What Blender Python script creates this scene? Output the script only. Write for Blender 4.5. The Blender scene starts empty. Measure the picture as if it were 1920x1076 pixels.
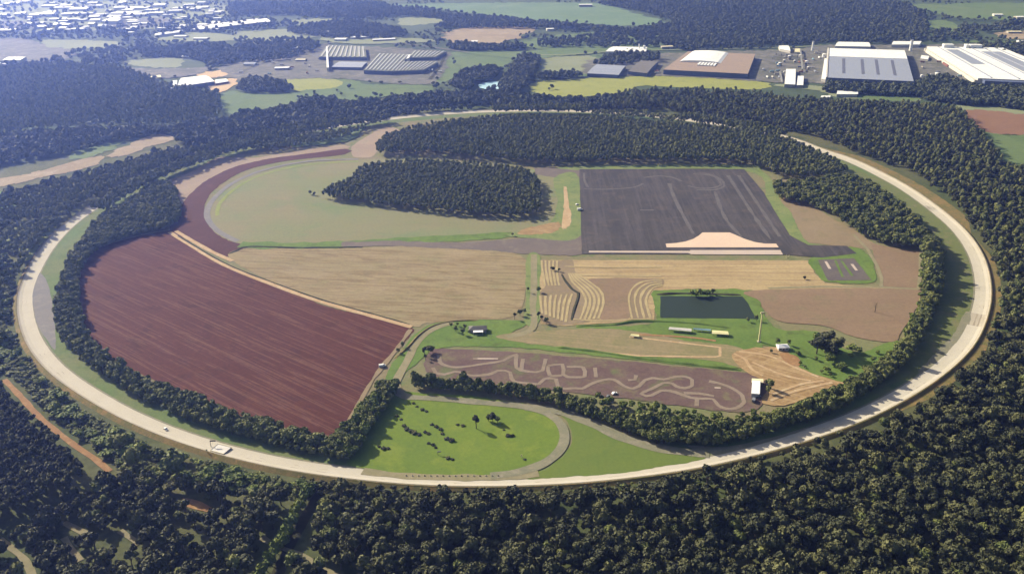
import bpy, bmesh, math, random
import numpy as np
from mathutils import Vector, Matrix, noise as mnoise
from mathutils.geometry import tessellate_polygon

random.seed(7)
RNG = np.random.default_rng(7)
sc = bpy.context.scene
COL = sc.collection

# ------------------------------------------------------------------ camera model
H, F, TH, ROLL = 439.0, 1571.0, math.radians(25.1), math.radians(1.25)
cT, sT, cR, sR = math.cos(TH), math.sin(TH), math.cos(ROLL), math.sin(ROLL)
RIGHT = Vector((cR, -sR * sT, -sR * cT))
DOWN = Vector((-sR, -cR * sT, -cR * cT))
FWD = Vector((0, cT, -sT))
VMIN = 60.0


def g(x, y, z=0.0):
    """photo pixel -> point on the level plane at height z"""
    d = RIGHT * (x - 960) + DOWN * (y - 538) + FWD * F
    t = (z - H) / min(d.z, -VMIN)
    return Vector((d.x * t, d.y * t, z))


def proj(p):
    v = Vector(p) - Vector((0, 0, H))
    w = v.dot(FWD)
    if w <= 1:
        return None
    return (960 + F * v.dot(RIGHT) / w, 538 + F * v.dot(DOWN) / w, w)


cam_d = bpy.data.cameras.new('camera')
cam_d.sensor_width = 36
cam_d.lens = 36 * F / 1920
cam_d.clip_start = 1
cam_d.clip_end = 60000
cam = bpy.data.objects.new('camera', cam_d)
COL.objects.link(cam)
UP, BACK = -DOWN, -FWD
cam.matrix_world = Matrix(((RIGHT.x, UP.x, BACK.x, 0), (RIGHT.y, UP.y, BACK.y, 0), (RIGHT.z, UP.z, BACK.z, H), (0, 0, 0, 1)))
sc.camera = cam

# ------------------------------------------------------------------ light
SUN_EL = math.radians(29)
TRAVEL = Vector((0.76, -0.65, 0)).normalized()
world = bpy.data.worlds.new('World')
sc.world = world
world.use_nodes = True
wn = world.node_tree
wn.nodes.clear()
sky = wn.nodes.new('ShaderNodeTexSky')
sky.sky_type = 'NISHITA'
sky.sun_disc = False
sky.ozone_density = 0.3
sky.air_density = 0.8
sky.dust_density = 3.0
sky.sun_elevation = SUN_EL
sky.sun_rotation = math.atan2(-TRAVEL.x, -TRAVEL.y)
bg = wn.nodes.new('ShaderNodeBackground')
bg.inputs['Strength'].default_value = 0.08
wo = wn.nodes.new('ShaderNodeOutputWorld')
wn.links.new(sky.outputs[0], bg.inputs[0])
wn.links.new(bg.outputs[0], wo.inputs[0])
sun_d = bpy.data.lights.new('sun', 'SUN')
sun_d.energy = 5.0
sun_d.angle = math.radians(0.5)
sun_d.color = (1.0, 0.91, 0.77)
sun = bpy.data.objects.new('sun', sun_d)
COL.objects.link(sun)
ldir = Vector((TRAVEL.x * math.cos(SUN_EL), TRAVEL.y * math.cos(SUN_EL), -math.sin(SUN_EL)))
sun.rotation_euler = ldir.to_track_quat('-Z', 'Y').to_euler()
sun.location = (-800, 1500, 900)
sc.view_settings.view_transform = 'Standard'
sc.view_settings.look = 'None'
sc.view_settings.exposure = 1.02
sc.cycles.max_bounces = 4
sc.cycles.diffuse_bounces = 2
sc.cycles.glossy_bounces = 2
sc.cycles.transmission_bounces = 2
sc.cycles.volume_bounces = 0

# ------------------------------------------------------------------ materials
K = 0.5
HAZE_COL, HAZE_DEN, HAZE_ANI = (0.20, 0.31, 1.0, 1), 0.000094, 0.62


def lin(c):
    c = c / 255.0
    return c / 12.92 if c <= 0.04045 else ((c + 0.055) / 1.055) ** 2.4


def alb(rgb, k=None):
    k = K if k is None else k
    return tuple(min(0.9, lin(c) * k) for c in rgb) + (1.0,)


def mix_node(nt, blend='MIX'):
    n = nt.nodes.new('ShaderNodeMix')
    n.data_type = 'RGBA'
    n.blend_type = blend
    return n, n.inputs[0], n.inputs[6], n.inputs[7], n.outputs[2]


def base_mat(name, rough=0.9, spec=0.15):
    m = bpy.data.materials.new(name)
    m.use_nodes = True
    b = m.node_tree.nodes['Principled BSDF']
    b.inputs['Roughness'].default_value = rough
    b.inputs['Specular IOR Level'].default_value = spec
    return m, m.node_tree, b


def tex_noise(nt, vec, scale, detail=4, rough=0.6, dist=0.0):
    n = nt.nodes.new('ShaderNodeTexNoise')
    n.inputs['Scale'].default_value = scale
    n.inputs['Detail'].default_value = detail
    n.inputs['Roughness'].default_value = rough
    n.inputs['Distortion'].default_value = dist
    nt.links.new(vec, n.inputs['Vector'])
    return n.outputs['Fac']


def ramp(nt, fac, lo, hi):
    r = nt.nodes.new('ShaderNodeMapRange')
    r.inputs['From Min'].default_value = lo
    r.inputs['From Max'].default_value = hi
    r.clamp = True
    nt.links.new(fac, r.inputs['Value'])
    return r.outputs[0]


def ground_mat(name, a, b, c=None, big=60.0, mid=14.0, fine=3.0, var=0.22, rows=None, row_amt=0.5, row_col=None, k=None, patch=None, rough=0.95):
    """a, b, c: photo colours mixed by large and middle noise; rows = (angle, width, length) streaks"""
    m, nt, bs = base_mat(name, rough, 0.1)
    tc = nt.nodes.new('ShaderNodeTexCoord')
    vec = tc.outputs['Object']
    col_a, col_b = alb(a, k), alb(b, k)
    n1 = ramp(nt, tex_noise(nt, vec, 1.0 / big, 5, 0.62), 0.36, 0.64)
    mx, f, A, B, out = mix_node(nt)
    A.default_value, B.default_value = col_a, col_b
    nt.links.new(n1, f)
    if c is not None:
        n2 = ramp(nt, tex_noise(nt, vec, 1.0 / mid, 4, 0.6, 0.4), 0.52, 0.70)
        mx, f, A, B, out2 = mix_node(nt)
        nt.links.new(n2, f)
        nt.links.new(out, A)
        B.default_value = alb(c, k)
        out = out2
    if patch is not None:
        pc, ps, lo, hi = patch
        n4 = ramp(nt, tex_noise(nt, vec, 1.0 / ps, 3, 0.5), lo, hi)
        mx, f, A, B, out2 = mix_node(nt)
        nt.links.new(n4, f)
        nt.links.new(out, A)
        B.default_value = alb(pc, k)
        out = out2
    if rows is not None:
        rr = rows if isinstance(rows, list) else [rows]
        for (ang, wid, ln, cut) in rr:
            mp = nt.nodes.new('ShaderNodeMapping')
            mp.vector_type = 'TEXTURE'
            mp.inputs['Rotation'].default_value = (0, 0, ang)
            mp.inputs['Scale'].default_value = (ln, wid, 1)
            nt.links.new(vec, mp.inputs['Vector'])
            nr = ramp(nt, tex_noise(nt, mp.outputs[0], 1.0, 3, 0.65, 0.3), cut, cut + 0.08)
            mx, f, A, B, out2 = mix_node(nt)
            mu = nt.nodes.new('ShaderNodeMath')
            mu.operation = 'MULTIPLY'
            mu.inputs[1].default_value = row_amt
            nt.links.new(nr, mu.inputs[0])
            nt.links.new(mu.outputs[0], f)
            nt.links.new(out, A)
            B.default_value = alb(row_col, k)
            out = out2
    n3 = tex_noise(nt, vec, 1.0 / fine, 4, 0.7)
    mr = nt.nodes.new('ShaderNodeMapRange')
    mr.inputs['From Min'].default_value = 0.3
    mr.inputs['From Max'].default_value = 0.7
    mr.inputs['To Min'].default_value = 1 - var
    mr.inputs['To Max'].default_value = 1 + var
    nt.links.new(n3, mr.inputs['Value'])
    hs = nt.nodes.new('ShaderNodeHueSaturation')
    nt.links.new(mr.outputs[0], hs.inputs['Value'])
    nt.links.new(out, hs.inputs['Color'])
    nt.links.new(hs.outputs[0], bs.inputs['Base Color'])
    return m


def foliage_mat(name, a, b, c, k=1.0):
    """leaf colours in linear albedo, varied per tree and by noise"""
    m, nt, bs = base_mat(name, 0.75, 0.2)
    oi = nt.nodes.new('ShaderNodeObjectInfo')
    cr = nt.nodes.new('ShaderNodeValToRGB')
    cr.color_ramp.elements[0].color = a + (1,)
    cr.color_ramp.elements[1].color = c + (1,)
    e = cr.color_ramp.elements.new(0.5)
    e.color = b + (1,)
    nt.links.new(oi.outputs['Random'], cr.inputs[0])
    tc = nt.nodes.new('ShaderNodeTexCoord')
    n = tex_noise(nt, tc.outputs['Object'], 0.55, 3, 0.7)
    mr = nt.nodes.new('ShaderNodeMapRange')
    mr.inputs['From Min'].default_value = 0.3
    mr.inputs['From Max'].default_value = 0.7
    mr.inputs['To Min'].default_value = 0.55 * k
    mr.inputs['To Max'].default_value = 1.45 * k
    nt.links.new(n, mr.inputs['Value'])
    hs = nt.nodes.new('ShaderNodeHueSaturation')
    nt.links.new(mr.outputs[0], hs.inputs['Value'])
    nt.links.new(cr.outputs[0], hs.inputs['Color'])
    nt.links.new(hs.outputs[0], bs.inputs['Base Color'])
    return m


def paint_mat(name, rgb, rough=0.6, var=0.12, scale=8.0, k=None, metal=0.0, streak=None):
    m, nt, bs = base_mat(name, rough, 0.3)
    bs.inputs['Metallic'].default_value = metal
    tc = nt.nodes.new('ShaderNodeTexCoord')
    vec = tc.outputs['Object']
    if streak:
        mp = nt.nodes.new('ShaderNodeMapping')
        mp.vector_type = 'TEXTURE'
        mp.inputs['Scale'].default_value = streak
        nt.links.new(vec, mp.inputs['Vector'])
        vec = mp.outputs[0]
        scale = 1.0
    n = tex_noise(nt, vec, 1.0 / scale, 4, 0.65)
    mr = nt.nodes.new('ShaderNodeMapRange')
    mr.inputs['From Min'].default_value = 0.3
    mr.inputs['From Max'].default_value = 0.7
    mr.inputs['To Min'].default_value = 1 - var
    mr.inputs['To Max'].default_value = 1 + var
    nt.links.new(n, mr.inputs['Value'])
    hs = nt.nodes.new('ShaderNodeHueSaturation')
    hs.inputs['Color'].default_value = alb(rgb, k)
    nt.links.new(mr.outputs[0], hs.inputs['Value'])
    nt.links.new(hs.outputs[0], bs.inputs['Base Color'])
    return m


# ------------------------------------------------------------------ object helpers
def tag(o, label=None, cat=None, group=None, kind=None):
    if label:
        o['label'] = label
    if cat:
        o['category'] = cat
    if group:
        o['group'] = group
    if kind:
        o['kind'] = kind
    return o


def link(name, me, mats=(), parent=None, loc=None):
    o = bpy.data.objects.new(name, me)
    for m in (mats if isinstance(mats, (list, tuple)) else [mats]):
        if m and me is not None and m.name not in [x.name for x in me.materials if x]:
            me.materials.append(m)
    COL.objects.link(o)
    if parent:
        o.parent = parent
    if loc is not None:
        o.location = loc
    return o


def empty(name, loc, rz=0.0):
    o = bpy.data.objects.new(name, None)
    COL.objects.link(o)
    o.location = loc
    o.rotation_euler = (0, 0, rz)
    return o


class MB:
    def __init__(self):
        self.v, self.f, self.mi = [], [], []

    def add(self, verts, faces, mi=0):
        n = len(self.v)
        self.v += [tuple(p) for p in verts]
        self.f += [tuple(i + n for i in f) for f in faces]
        self.mi += [mi] * len(faces)

    def box(self, c, s, rz=0.0, mi=0):
        """centre of the base, full sizes"""
        cx, cy, cz = c
        hx, hy, hz = s[0] / 2, s[1] / 2, s[2]
        co, si = math.cos(rz), math.sin(rz)
        vs = []
        for z in (0, hz):
            for sx, sy in ((-1, -1), (1, -1), (1, 1), (-1, 1)):
                x, y = sx * hx, sy * hy
                vs.append((cx + x * co - y * si, cy + x * si + y * co, cz + z))
        self.add(vs, [(3, 2, 1, 0), (4, 5, 6, 7), (0, 1, 5, 4), (1, 2, 6, 5), (2, 3, 7, 6), (3, 0, 4, 7)], mi)

    def tube(self, pts, rads, n=6, mi=0):
        pts = [Vector(p) for p in pts]
        vs, fs = [], []
        for i, p in enumerate(pts):
            d = (pts[min(i + 1, len(pts) - 1)] - pts[max(i - 1, 0)]).normalized()
            a = d.orthogonal().normalized()
            b = d.cross(a)
            for k in range(n):
                t = 2 * math.pi * k / n
                vs.append(p + (a * math.cos(t) + b * math.sin(t)) * rads[i])
        for i in range(len(pts) - 1):
            for k in range(n):
                fs.append((i * n + k, i * n + (k + 1) % n, (i + 1) * n + (k + 1) % n, (i + 1) * n + k))
        fs.append(tuple(range((len(pts) - 1) * n, len(pts) * n)))
        fs.append(tuple(reversed(range(n))))
        self.add(vs, fs, mi)

    def mesh(self, name, smooth=False):
        me = bpy.data.meshes.new(name)
        me.from_pydata(self.v, [], self.f)
        if any(self.mi):
            me.polygons.foreach_set('material_index', self.mi)
        if smooth:
            me.polygons.foreach_set('use_smooth', [True] * len(me.polygons))
        me.update()
        return me

    def build(self, name, mats, parent=None, loc=None, smooth=False):
        return link(name, self.mesh(name, smooth), mats, parent, loc)


def catmull(pts, step, closed):
    P = [Vector(p) for p in pts]
    n = len(P)
    out = []
    rng = range(n) if closed else range(n - 1)
    for i in rng:
        p0 = P[(i - 1) % n] if closed or i > 0 else P[i]
        p1, p2 = P[i], P[(i + 1) % n]
        p3 = P[(i + 2) % n] if closed or i + 2 < n else P[(i + 1) % n]
        k = max(1, int((p2 - p1).length / step))
        for j in range(k):
            t = j / k
            out.append(0.5 * ((2 * p1) + (p2 - p0) * t + (2 * p0 - 5 * p1 + 4 * p2 - p3) * t * t + (3 * p1 - p0 - 3 * p2 + p3) * t ** 3))
    if not closed:
        out.append(P[-1].copy())
    return out


def dens(pts, step, closed=True):
    out = []
    n = len(pts)
    for i in range(n if closed else n - 1):
        a, b = Vector(pts[i]), Vector(pts[(i + 1) % n])
        k = max(1, int((b - a).length / step))
        for j in range(k):
            out.append(a.lerp(b, j / k))
    if not closed:
        out.append(Vector(pts[-1]))
    return out


def outline(pts, smooth=True, jit=1.5, step=4):
    q = catmull([Vector((x, y)) for x, y in pts], step, True) if smooth else dens([Vector((x, y)) for x, y in pts], step)
    out = []
    for p in q:
        w = g(p.x, p.y)
        if jit:
            s = jit * max(1.0, w.y / 1200.0)
            n = mnoise.noise_vector(Vector((w.x * 0.045, w.y * 0.045, 3.1))) + 0.9 * mnoise.noise_vector(Vector((w.x * 0.16, w.y * 0.16, 8.1)))
            w = w + Vector((n.x, n.y, 0)) * s
        out.append(w)
    return out


LV = 0.09
SEQ = [0]


def lift(level):
    SEQ[0] += 1
    return level * LV + SEQ[0] * 0.002


def sheet(name, pts, mat, level, smooth=True, jit=1.5, label=None, world_pts=False):
    q = pts if world_pts else outline(pts, smooth, jit)
    z = lift(level)
    vs = [(p[0], p[1], z) for p in q]
    tris = tessellate_polygon([[Vector(v) for v in vs]])
    me = bpy.data.meshes.new(name)
    fs = []
    for a, b, c in tris:
        A, B, C = Vector(vs[a]), Vector(vs[b]), Vector(vs[c])
        fs.append((a, b, c) if (B - A).cross(C - A).z > 0 else (a, c, b))
    me.from_pydata(vs, [], fs)
    me.update()
    o = link(name, me, mat)
    return tag(o, label, None, None, 'structure')


_soft = {}


def soften(mat):
    """copy of a ground material whose cover thins out raggedly towards the sheet's rim"""
    if mat.name in _soft:
        return _soft[mat.name]
    m = mat.copy()
    m.name = mat.name + '_ragged'
    nt = m.node_tree
    b, out = nt.nodes['Principled BSDF'], nt.nodes['Material Output']
    at = nt.nodes.new('ShaderNodeAttribute')
    at.attribute_name = 'cover'
    tc = nt.nodes.new('ShaderNodeTexCoord')
    n = tex_noise(nt, tc.outputs['Object'], 1 / 9.0, 8, 0.8)
    ad = nt.nodes.new('ShaderNodeMath')
    ad.operation = 'ADD'
    nt.links.new(at.outputs['Fac'], ad.inputs[0])
    nt.links.new(n, ad.inputs[1])
    f = ramp(nt, ad.outputs[0], 0.775, 0.785)
    tr = nt.nodes.new('ShaderNodeBsdfTransparent')
    mx = nt.nodes.new('ShaderNodeMixShader')
    nt.links.new(f, mx.inputs[0])
    nt.links.new(tr.outputs[0], mx.inputs[1])
    nt.links.new(b.outputs[0], mx.inputs[2])
    nt.links.new(mx.outputs[0], out.inputs['Surface'])
    _soft[mat.name] = m
    return m


def soft_sheet(name, pts, mat, level, jit=2.0, inner=0.75, label=None):
    q = outline(pts, True, 0)
    c = sum(q, Vector()) / len(q)
    for i, p in enumerate(q):
        s = jit * max(1.0, p.y / 1200.0)
        n = 1.1 * mnoise.noise(Vector((p.x * 0.035, p.y * 0.035, 3.1))) + 0.9 * mnoise.noise(Vector((p.x * 0.13, p.y * 0.13, 8.1)))
        d = p - c
        q[i] = p + d * min(0.25, max(-0.25, s * n * 1.6 / max(d.length, 1)))
    z = lift(level)
    n = len(q)
    inn = [c + (p - c) * inner for p in q]
    vs = [(p.x, p.y, z) for p in q + inn]
    fs = [(i, (i + 1) % n, n + (i + 1) % n, n + i) for i in range(n)]
    for a, b, cc in tessellate_polygon([[Vector((p.x, p.y, 0)) for p in inn]]):
        fs.append((n + a, n + b, n + cc))
    me = bpy.data.meshes.new(name)
    out = []
    for f in fs:
        A_, B_, C_ = Vector(vs[f[0]]), Vector(vs[f[1]]), Vector(vs[f[2]])
        out.append(f if (B_ - A_).cross(C_ - A_).z > 0 else tuple(reversed(f)))
    me.from_pydata(vs, [], out)
    at = me.attributes.new('cover', 'FLOAT', 'POINT')
    at.data.foreach_set('value', [0.0] * n + [1.0] * n)
    me.update()
    return tag(link(name, me, soften(mat)), label, None, None, 'structure')


def offset_line(q, d):
    out = []
    n = len(q)
    for i in range(n):
        t = (q[min(i + 1, n - 1)] - q[max(i - 1, 0)])
        t.z = 0
        t.normalize()
        out.append(q[i] + Vector((-t.y, t.x, 0)) * d)
    return out


def line_w(pts, smooth=True, step=8):
    q = catmull([Vector((x, y)) for x, y in pts], step, False) if smooth else dens([Vector((x, y)) for x, y in pts], step, False)
    return [g(p.x, p.y) for p in q]


def ribbon(name, lines, width, mat, level, label=None, smooth=True, jit=0.4, step=7, kind='structure'):
    """flat strips on the ground; lines: list of pixel polylines (x, y) or (x, y, width)"""
    mb = MB()
    z = lift(level)
    for ln in lines:
        q = line_w([p[:2] for p in ln], smooth, step)
        n = len(q)
        L, R = [], []
        lo, ro = offset_line(q, 1.0), offset_line(q, -1.0)
        for i in range(n):
            w = width / 2 * (1 + jit * 0.5 * mnoise.noise(Vector((q[i].x * 0.06, q[i].y * 0.06, 5))))
            a = q[i] + (lo[i] - q[i]) * w
            b = q[i] + (ro[i] - q[i]) * w
            L.append((a.x, a.y, z))
            R.append((b.x, b.y, z))
        mb.add(L + R, [(i, i + 1, n + i + 1, n + i)[::-1] for i in range(n - 1)])
        z += 0.004
    o = mb.build(name, mat)
    return tag(o, label, None, None, kind)


def ridge(name, pts, width, height, mat, label, step=7):
    """a low earth bank with sloping sides"""
    q = line_w(pts, True, step)
    n = len(q)
    prof = [(-0.5, -0.02), (-0.15, 0.85), (0.1, 1.0), (0.5, -0.02)]
    mb = MB()
    rows = []
    for i, p in enumerate(q):
        t = q[min(i + 1, n - 1)] - q[max(i - 1, 0)]
        t.z = 0
        t.normalize()
        nn = Vector((-t.y, t.x, 0))
        hh = height * (0.8 + 0.5 * mnoise.noise(Vector((p.x * 0.05, p.y * 0.05, 1.0)))) * min(1, 0.2 + i / 4, 0.2 + (n - 1 - i) / 4)
        rows.append([p + nn * (w * width) + Vector((0, 0, max(hh * h, -0.05) + 0.1)) for w, h in prof])
    vs = [v for r in rows for v in r]
    fs = []
    for i in range(n - 1):
        for k in range(3):
            a = i * 4 + k
            fs.append((a, a + 4, a + 5, a + 1))
    mb.add(vs, fs)
    return tag(mb.build(name, mat), label, None, None, 'structure')


def inside(poly, P):
    """vectorised point in polygon"""
    x, y = P[:, 0], P[:, 1]
    r = np.zeros(len(P), bool)
    n = len(poly)
    j = n - 1
    for i in range(n):
        xi, yi = poly[i][0], poly[i][1]
        xj, yj = poly[j][0], poly[j][1]
        if yi != yj:
            r ^= ((yi > y) != (yj > y)) & (x < (xj - xi) * (y - yi) / (yj - yi) + xi)
        j = i
    return r


def dist_line(line, P):
    d = np.full(len(P), 1e9)
    for a, b in zip(line[:-1], line[1:]):
        a2, b2 = np.array(a[:2]), np.array(b[:2])
        ab = b2 - a2
        t = np.clip(((P - a2) @ ab) / max(ab @ ab, 1e-9), 0, 1)
        d = np.minimum(d, np.hypot(*(P - a2 - t[:, None] * ab).T))
    return d


# ------------------------------------------------------------------ ring track geometry
ring_px = [(1487, 263), (1534, 283), (1574, 294), (1614.5, 311), (1681, 345), (1705, 360), (1748, 391), (1795, 431), (1829, 480), (1842, 534), (1839, 577), (1815, 638), (1775, 681), (1715, 726), (1614, 780), (1514, 816), (1414, 845), (1313, 868), (1269, 876), (1175, 888), (1075, 898), (941, 903), (807, 902), (673, 891), (629, 885), (535, 872), (445, 851), (385, 835), (318, 812), (254, 785), (197, 755), (128, 711), (100, 687), (67, 645), (49.5, 594), (49, 547), (72.5, 494), (95, 460), (137, 417)]
RC = Vector((-0.0134 * 650, 1.859 * 650, 0))
ring_w = [g(x, y) for x, y in ring_px]


def polar(p):
    d = p - RC
    return math.atan2(d.y, d.x), math.hypot(d.x, d.y)


pol = [polar(p) for p in ring_w]
a0, r0 = pol[0]
a1, r1 = pol[-1]
# hidden far arc: from a1 (left) clockwise over the top to a0 (right)
arc = []
span = (a1 - a0) % (2 * math.pi)
for i in range(1, 14):
    t = i / 14
    a = a1 - span * t
    far = 0.5 - 0.5 * math.cos(2 * math.pi * t)
    r = (r1 * (1 - t) + r0 * t) * (1 - far) + 655 * far
    arc.append(RC + Vector((math.cos(a) * r, math.sin(a) * r, 0)))
RING = catmull([Vector((p.x, p.y, 0)) for p in ring_w + arc], 9.0, True)
# even out the hand-traced radius
_pr = sorted(polar(p) for p in RING)
RA = np.array([a for a, r in _pr])
RR = np.array([r for a, r in _pr])
_grid = np.linspace(-math.pi, math.pi, 721)[:-1]
_rad = np.interp(_grid, RA, RR, period=2 * math.pi)
_ker = np.hanning(27)
_ker /= _ker.sum()
_rad = np.convolve(np.r_[_rad[-40:], _rad, _rad[:40]], _ker, 'same')[40:-40]


def ring_r(a):
    return np.interp(a, _grid, _rad, period=2 * math.pi)


def ring_off(P):
    """signed metres outside the track's centre line"""
    d = P - np.array([RC.x, RC.y])
    return np.hypot(d[:, 0], d[:, 1]) - ring_r(np.arctan2(d[:, 1], d[:, 0]))


def ang_px(x, y):
    return polar(g(x, y))[0]


def ring_strip(name, profile, mat, label, a_from=None, a_to=None, n=720, fade=0.0):
    """sweep a cross-section [(offset outside centre, z)] along the track; angles run counter-clockwise"""
    full = a_from is None
    if full:
        A = np.linspace(0, 2 * math.pi, n + 1)[:-1]
    else:
        sp = (a_to - a_from) % (2 * math.pi)
        A = a_from + np.linspace(0, sp, max(8, int(n * sp / 6.283)))
    m = len(profile)
    vs, fs = [], []
    for i, a in enumerate(A):
        r = float(ring_r(a))
        tap = 1.0
        if not full and fade:
            tap = min(1.0, 0.05 + min(i, len(A) - 1 - i) / fade)
        for j, (o, z) in enumerate(profile):
            oo = profile[0][0] + (o - profile[0][0]) * tap
            if not full or len(profile) == 2:
                oo += (0.9 * mnoise.noise(Vector((math.cos(a) * 60, math.sin(a) * 60, j))) if j and len(profile) == 2 else 0)
            vs.append((RC.x + math.cos(a) * (r + oo), RC.y + math.sin(a) * (r + oo), z))
    k = len(A)
    for i in range(k if full else k - 1):
        ni = (i + 1) % k
        for j in range(m - 1):
            fs.append((i * m + j, i * m + j + 1, ni * m + j + 1, ni * m + j))
    me = bpy.data.meshes.new(name)
    me.from_pydata(vs, [], fs)
    me.update()
    return tag(link(name, me, mat), label, None, None, 'structure')

# ------------------------------------------------------------------ ground materials
A = lambda p, q: math.atan2((g(*q) - g(*p)).y, (g(*q) - g(*p)).x)
M = {}
M['ground'] = ground_mat('ground_scrub', (84, 98, 58), (112, 112, 76), (70, 84, 56), big=220, mid=45, fine=6, var=0.25)
M['infield'] = ground_mat('infield_grass', (136, 140, 96), (150, 138, 108), (120, 134, 84), big=90, mid=25, fine=4, var=0.14)
M['verge'] = ground_mat('verge_grass', (112, 136, 80), (130, 136, 90), (104, 124, 74), big=70, mid=18, fine=3, var=0.15)
M['road'] = ground_mat('pale_concrete', (206, 196, 178), (194, 184, 164), (214, 206, 188), big=40, mid=9, fine=2, var=0.07)
M['bank'] = ground_mat('dry_bank', (150, 130, 84), (120, 118, 70), (168, 138, 92), big=25, mid=8, fine=2, var=0.25)
M['lawn'] = ground_mat('lawn_grass', (126, 148, 58), (114, 138, 58), (140, 156, 62), big=60, mid=30, fine=3, var=0.10)
M['lawn2'] = ground_mat('lawn_dull', (116, 136, 66), (122, 138, 66), (110, 132, 66), big=60, mid=30, fine=3, var=0.08)
M['gravel'] = ground_mat('grey_gravel', (156, 152, 128), (142, 142, 118), (170, 162, 142), big=25, mid=9, fine=2, var=0.13)
M['greyasph'] = ground_mat('grey_asphalt', (140, 138, 140), (148, 144, 142), (158, 154, 148), big=40, mid=16, fine=4, var=0.06)
aR = A((330, 432), (500, 515))
aR2 = A((480, 530), (740, 630))
M['red'] = ground_mat('red_soil', (92, 50, 42), (102, 59, 49), (82, 44, 37), big=160, mid=40, fine=4, var=0.16,
                      rows=[(aR2, 2.6, 120, 0.52), (aR2 + 0.05, 5.0, 70, 0.58)], row_amt=0.38, row_col=(140, 104, 88))
M['red2'] = ground_mat('red_soil_strip', (96, 60, 56), (90, 54, 50), (104, 66, 62), big=80, mid=30, fine=4, var=0.14)
M['tan'] = ground_mat('tan_field', (184, 164, 144), (172, 152, 134), (176, 162, 138), big=70, mid=20, fine=3, var=0.1)
M['circle'] = ground_mat('fallow_field', (142, 150, 106), (156, 148, 114), (132, 148, 102), big=190, mid=110, fine=4, var=0.1,
                         rows=[(A((450, 440), (900, 440)), 7.0, 140, 0.52)], row_amt=0.25, row_col=(146, 136, 104))
M['circle_green'] = ground_mat('fallow_green', (138, 150, 112), (150, 156, 118), None, big=70, fine=4, var=0.07)
M['brightgrass'] = ground_mat('bright_grass', (146, 160, 84), (160, 168, 98), (136, 148, 84), big=30, mid=10, fine=3, var=0.12)
M['stubble'] = ground_mat('stubble', (176, 158, 124), (166, 152, 116), (160, 150, 112), big=90, mid=30, fine=3, var=0.14,
                          rows=[(A((480, 530), (950, 545)), 4.0, 60, 0.50), (A((480, 530), (950, 575)), 6.0, 40, 0.54)], row_amt=0.5, row_col=(134, 112, 78))
M['straw'] = ground_mat('straw_rows', (204, 182, 138), (192, 170, 128), (180, 160, 120), big=60, mid=20, fine=3, var=0.14,
                        rows=[(A((1050, 500), (1500, 500)), 5.0, 160, 0.5)], row_amt=0.5, row_col=(160, 132, 100))
M['strawline'] = ground_mat('straw', (204, 186, 142), (188, 170, 128), None, big=12, fine=2, var=0.16)
M['brown'] = ground_mat('brown_field', (160, 136, 112), (150, 128, 104), (148, 132, 104), big=80, mid=30, fine=4, var=0.13,
                        rows=[(A((1440, 580), (1700, 585)), 6.0, 160, 0.55)], row_amt=0.18, row_col=(130, 104, 92))
M['brown2'] = ground_mat('tan_brown_field', (164, 146, 118), (154, 136, 110), (148, 136, 104), big=60, mid=20, fine=4, var=0.09)
M['pad'] = ground_mat('dark_asphalt', (90, 86, 85), (76, 74, 76), (101, 93, 90), big=70, mid=26, fine=5, var=0.13,
                      rows=[(A((1210, 340), (1250, 440)), 9.0, 150, 0.5), (A((1400, 340), (1480, 450)), 6.0, 200, 0.54)], row_amt=0.32, row_col=(112, 106, 110))
M['paddirt'] = ground_mat('dusty_asphalt', (134, 122, 116), (126, 116, 112), (142, 132, 120), big=50, mid=20, fine=4, var=0.08)
M['tyre'] = ground_mat('tyre_marks', (122, 118, 119), (110, 106, 109), None, big=20, fine=3, var=0.12)
M['apron'] = ground_mat('pink_concrete', (250, 224, 200), (246, 218, 196), None, big=40, fine=3, var=0.03)
M['apron2'] = ground_mat('pale_strip', (222, 204, 192), (214, 198, 188), None, big=40, fine=3, var=0.04)
M['course'] = ground_mat('course_soil', (128, 108, 100), (114, 92, 90), (132, 122, 96), big=40, mid=18, fine=3, var=0.16, patch=((118, 122, 84), 30, 0.58, 0.7))
M['courselight'] = ground_mat('course_lane', (166, 150, 134), (154, 138, 122), None, big=18, fine=3, var=0.12)
M['dust'] = ground_mat('dusty_grass', (160, 146, 112), (146, 140, 98), (170, 152, 118), big=60, mid=14, fine=3, var=0.12,
                       rows=[(A((940, 630), (1350, 668)), 3.5, 120, 0.52)], row_amt=0.35, row_col=(186, 166, 132))
M['dirt'] = ground_mat('bare_dirt', (176, 146, 106), (164, 134, 94), (190, 162, 122), big=30, mid=9, fine=3, var=0.16,
                       rows=[(A((1370, 670), (1560, 720)), 4.0, 60, 0.5), (A((1450, 750), (1560, 715)), 4.0, 60, 0.54)], row_amt=0.45, row_col=(206, 180, 136))
M['orange'] = ground_mat('orange_dirt', (178, 138, 96), (164, 126, 88), (190, 156, 114), big=16, mid=6, fine=2, var=0.16)
M['sand'] = ground_mat('pale_sand', (214, 186, 148), (200, 168, 128), (224, 204, 170), big=16, mid=6, fine=2, var=0.12)
M['darkground'] = ground_mat('dark_ground', (74, 72, 50), (64, 66, 44), None, big=20, fine=3, var=0.25)  # dark tone for low banks, a service road and the lane's painted shade
M['greenpatch'] = ground_mat('green_grass', (108, 136, 64), (122, 146, 72), (100, 118, 62), big=40, mid=14, fine=3, var=0.14)
M['padgrass'] = ground_mat('pad_grass', (128, 148, 88), (146, 156, 98), (116, 134, 80), big=40, mid=14, fine=4, var=0.1)
M['padpatch'] = ground_mat('worn_asphalt', (112, 104, 106), (124, 116, 108), None, big=25, fine=4, var=0.12)
M['path'] = ground_mat('worn_path', (168, 158, 128), (152, 146, 112), None, big=15, fine=3, var=0.12)
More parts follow.
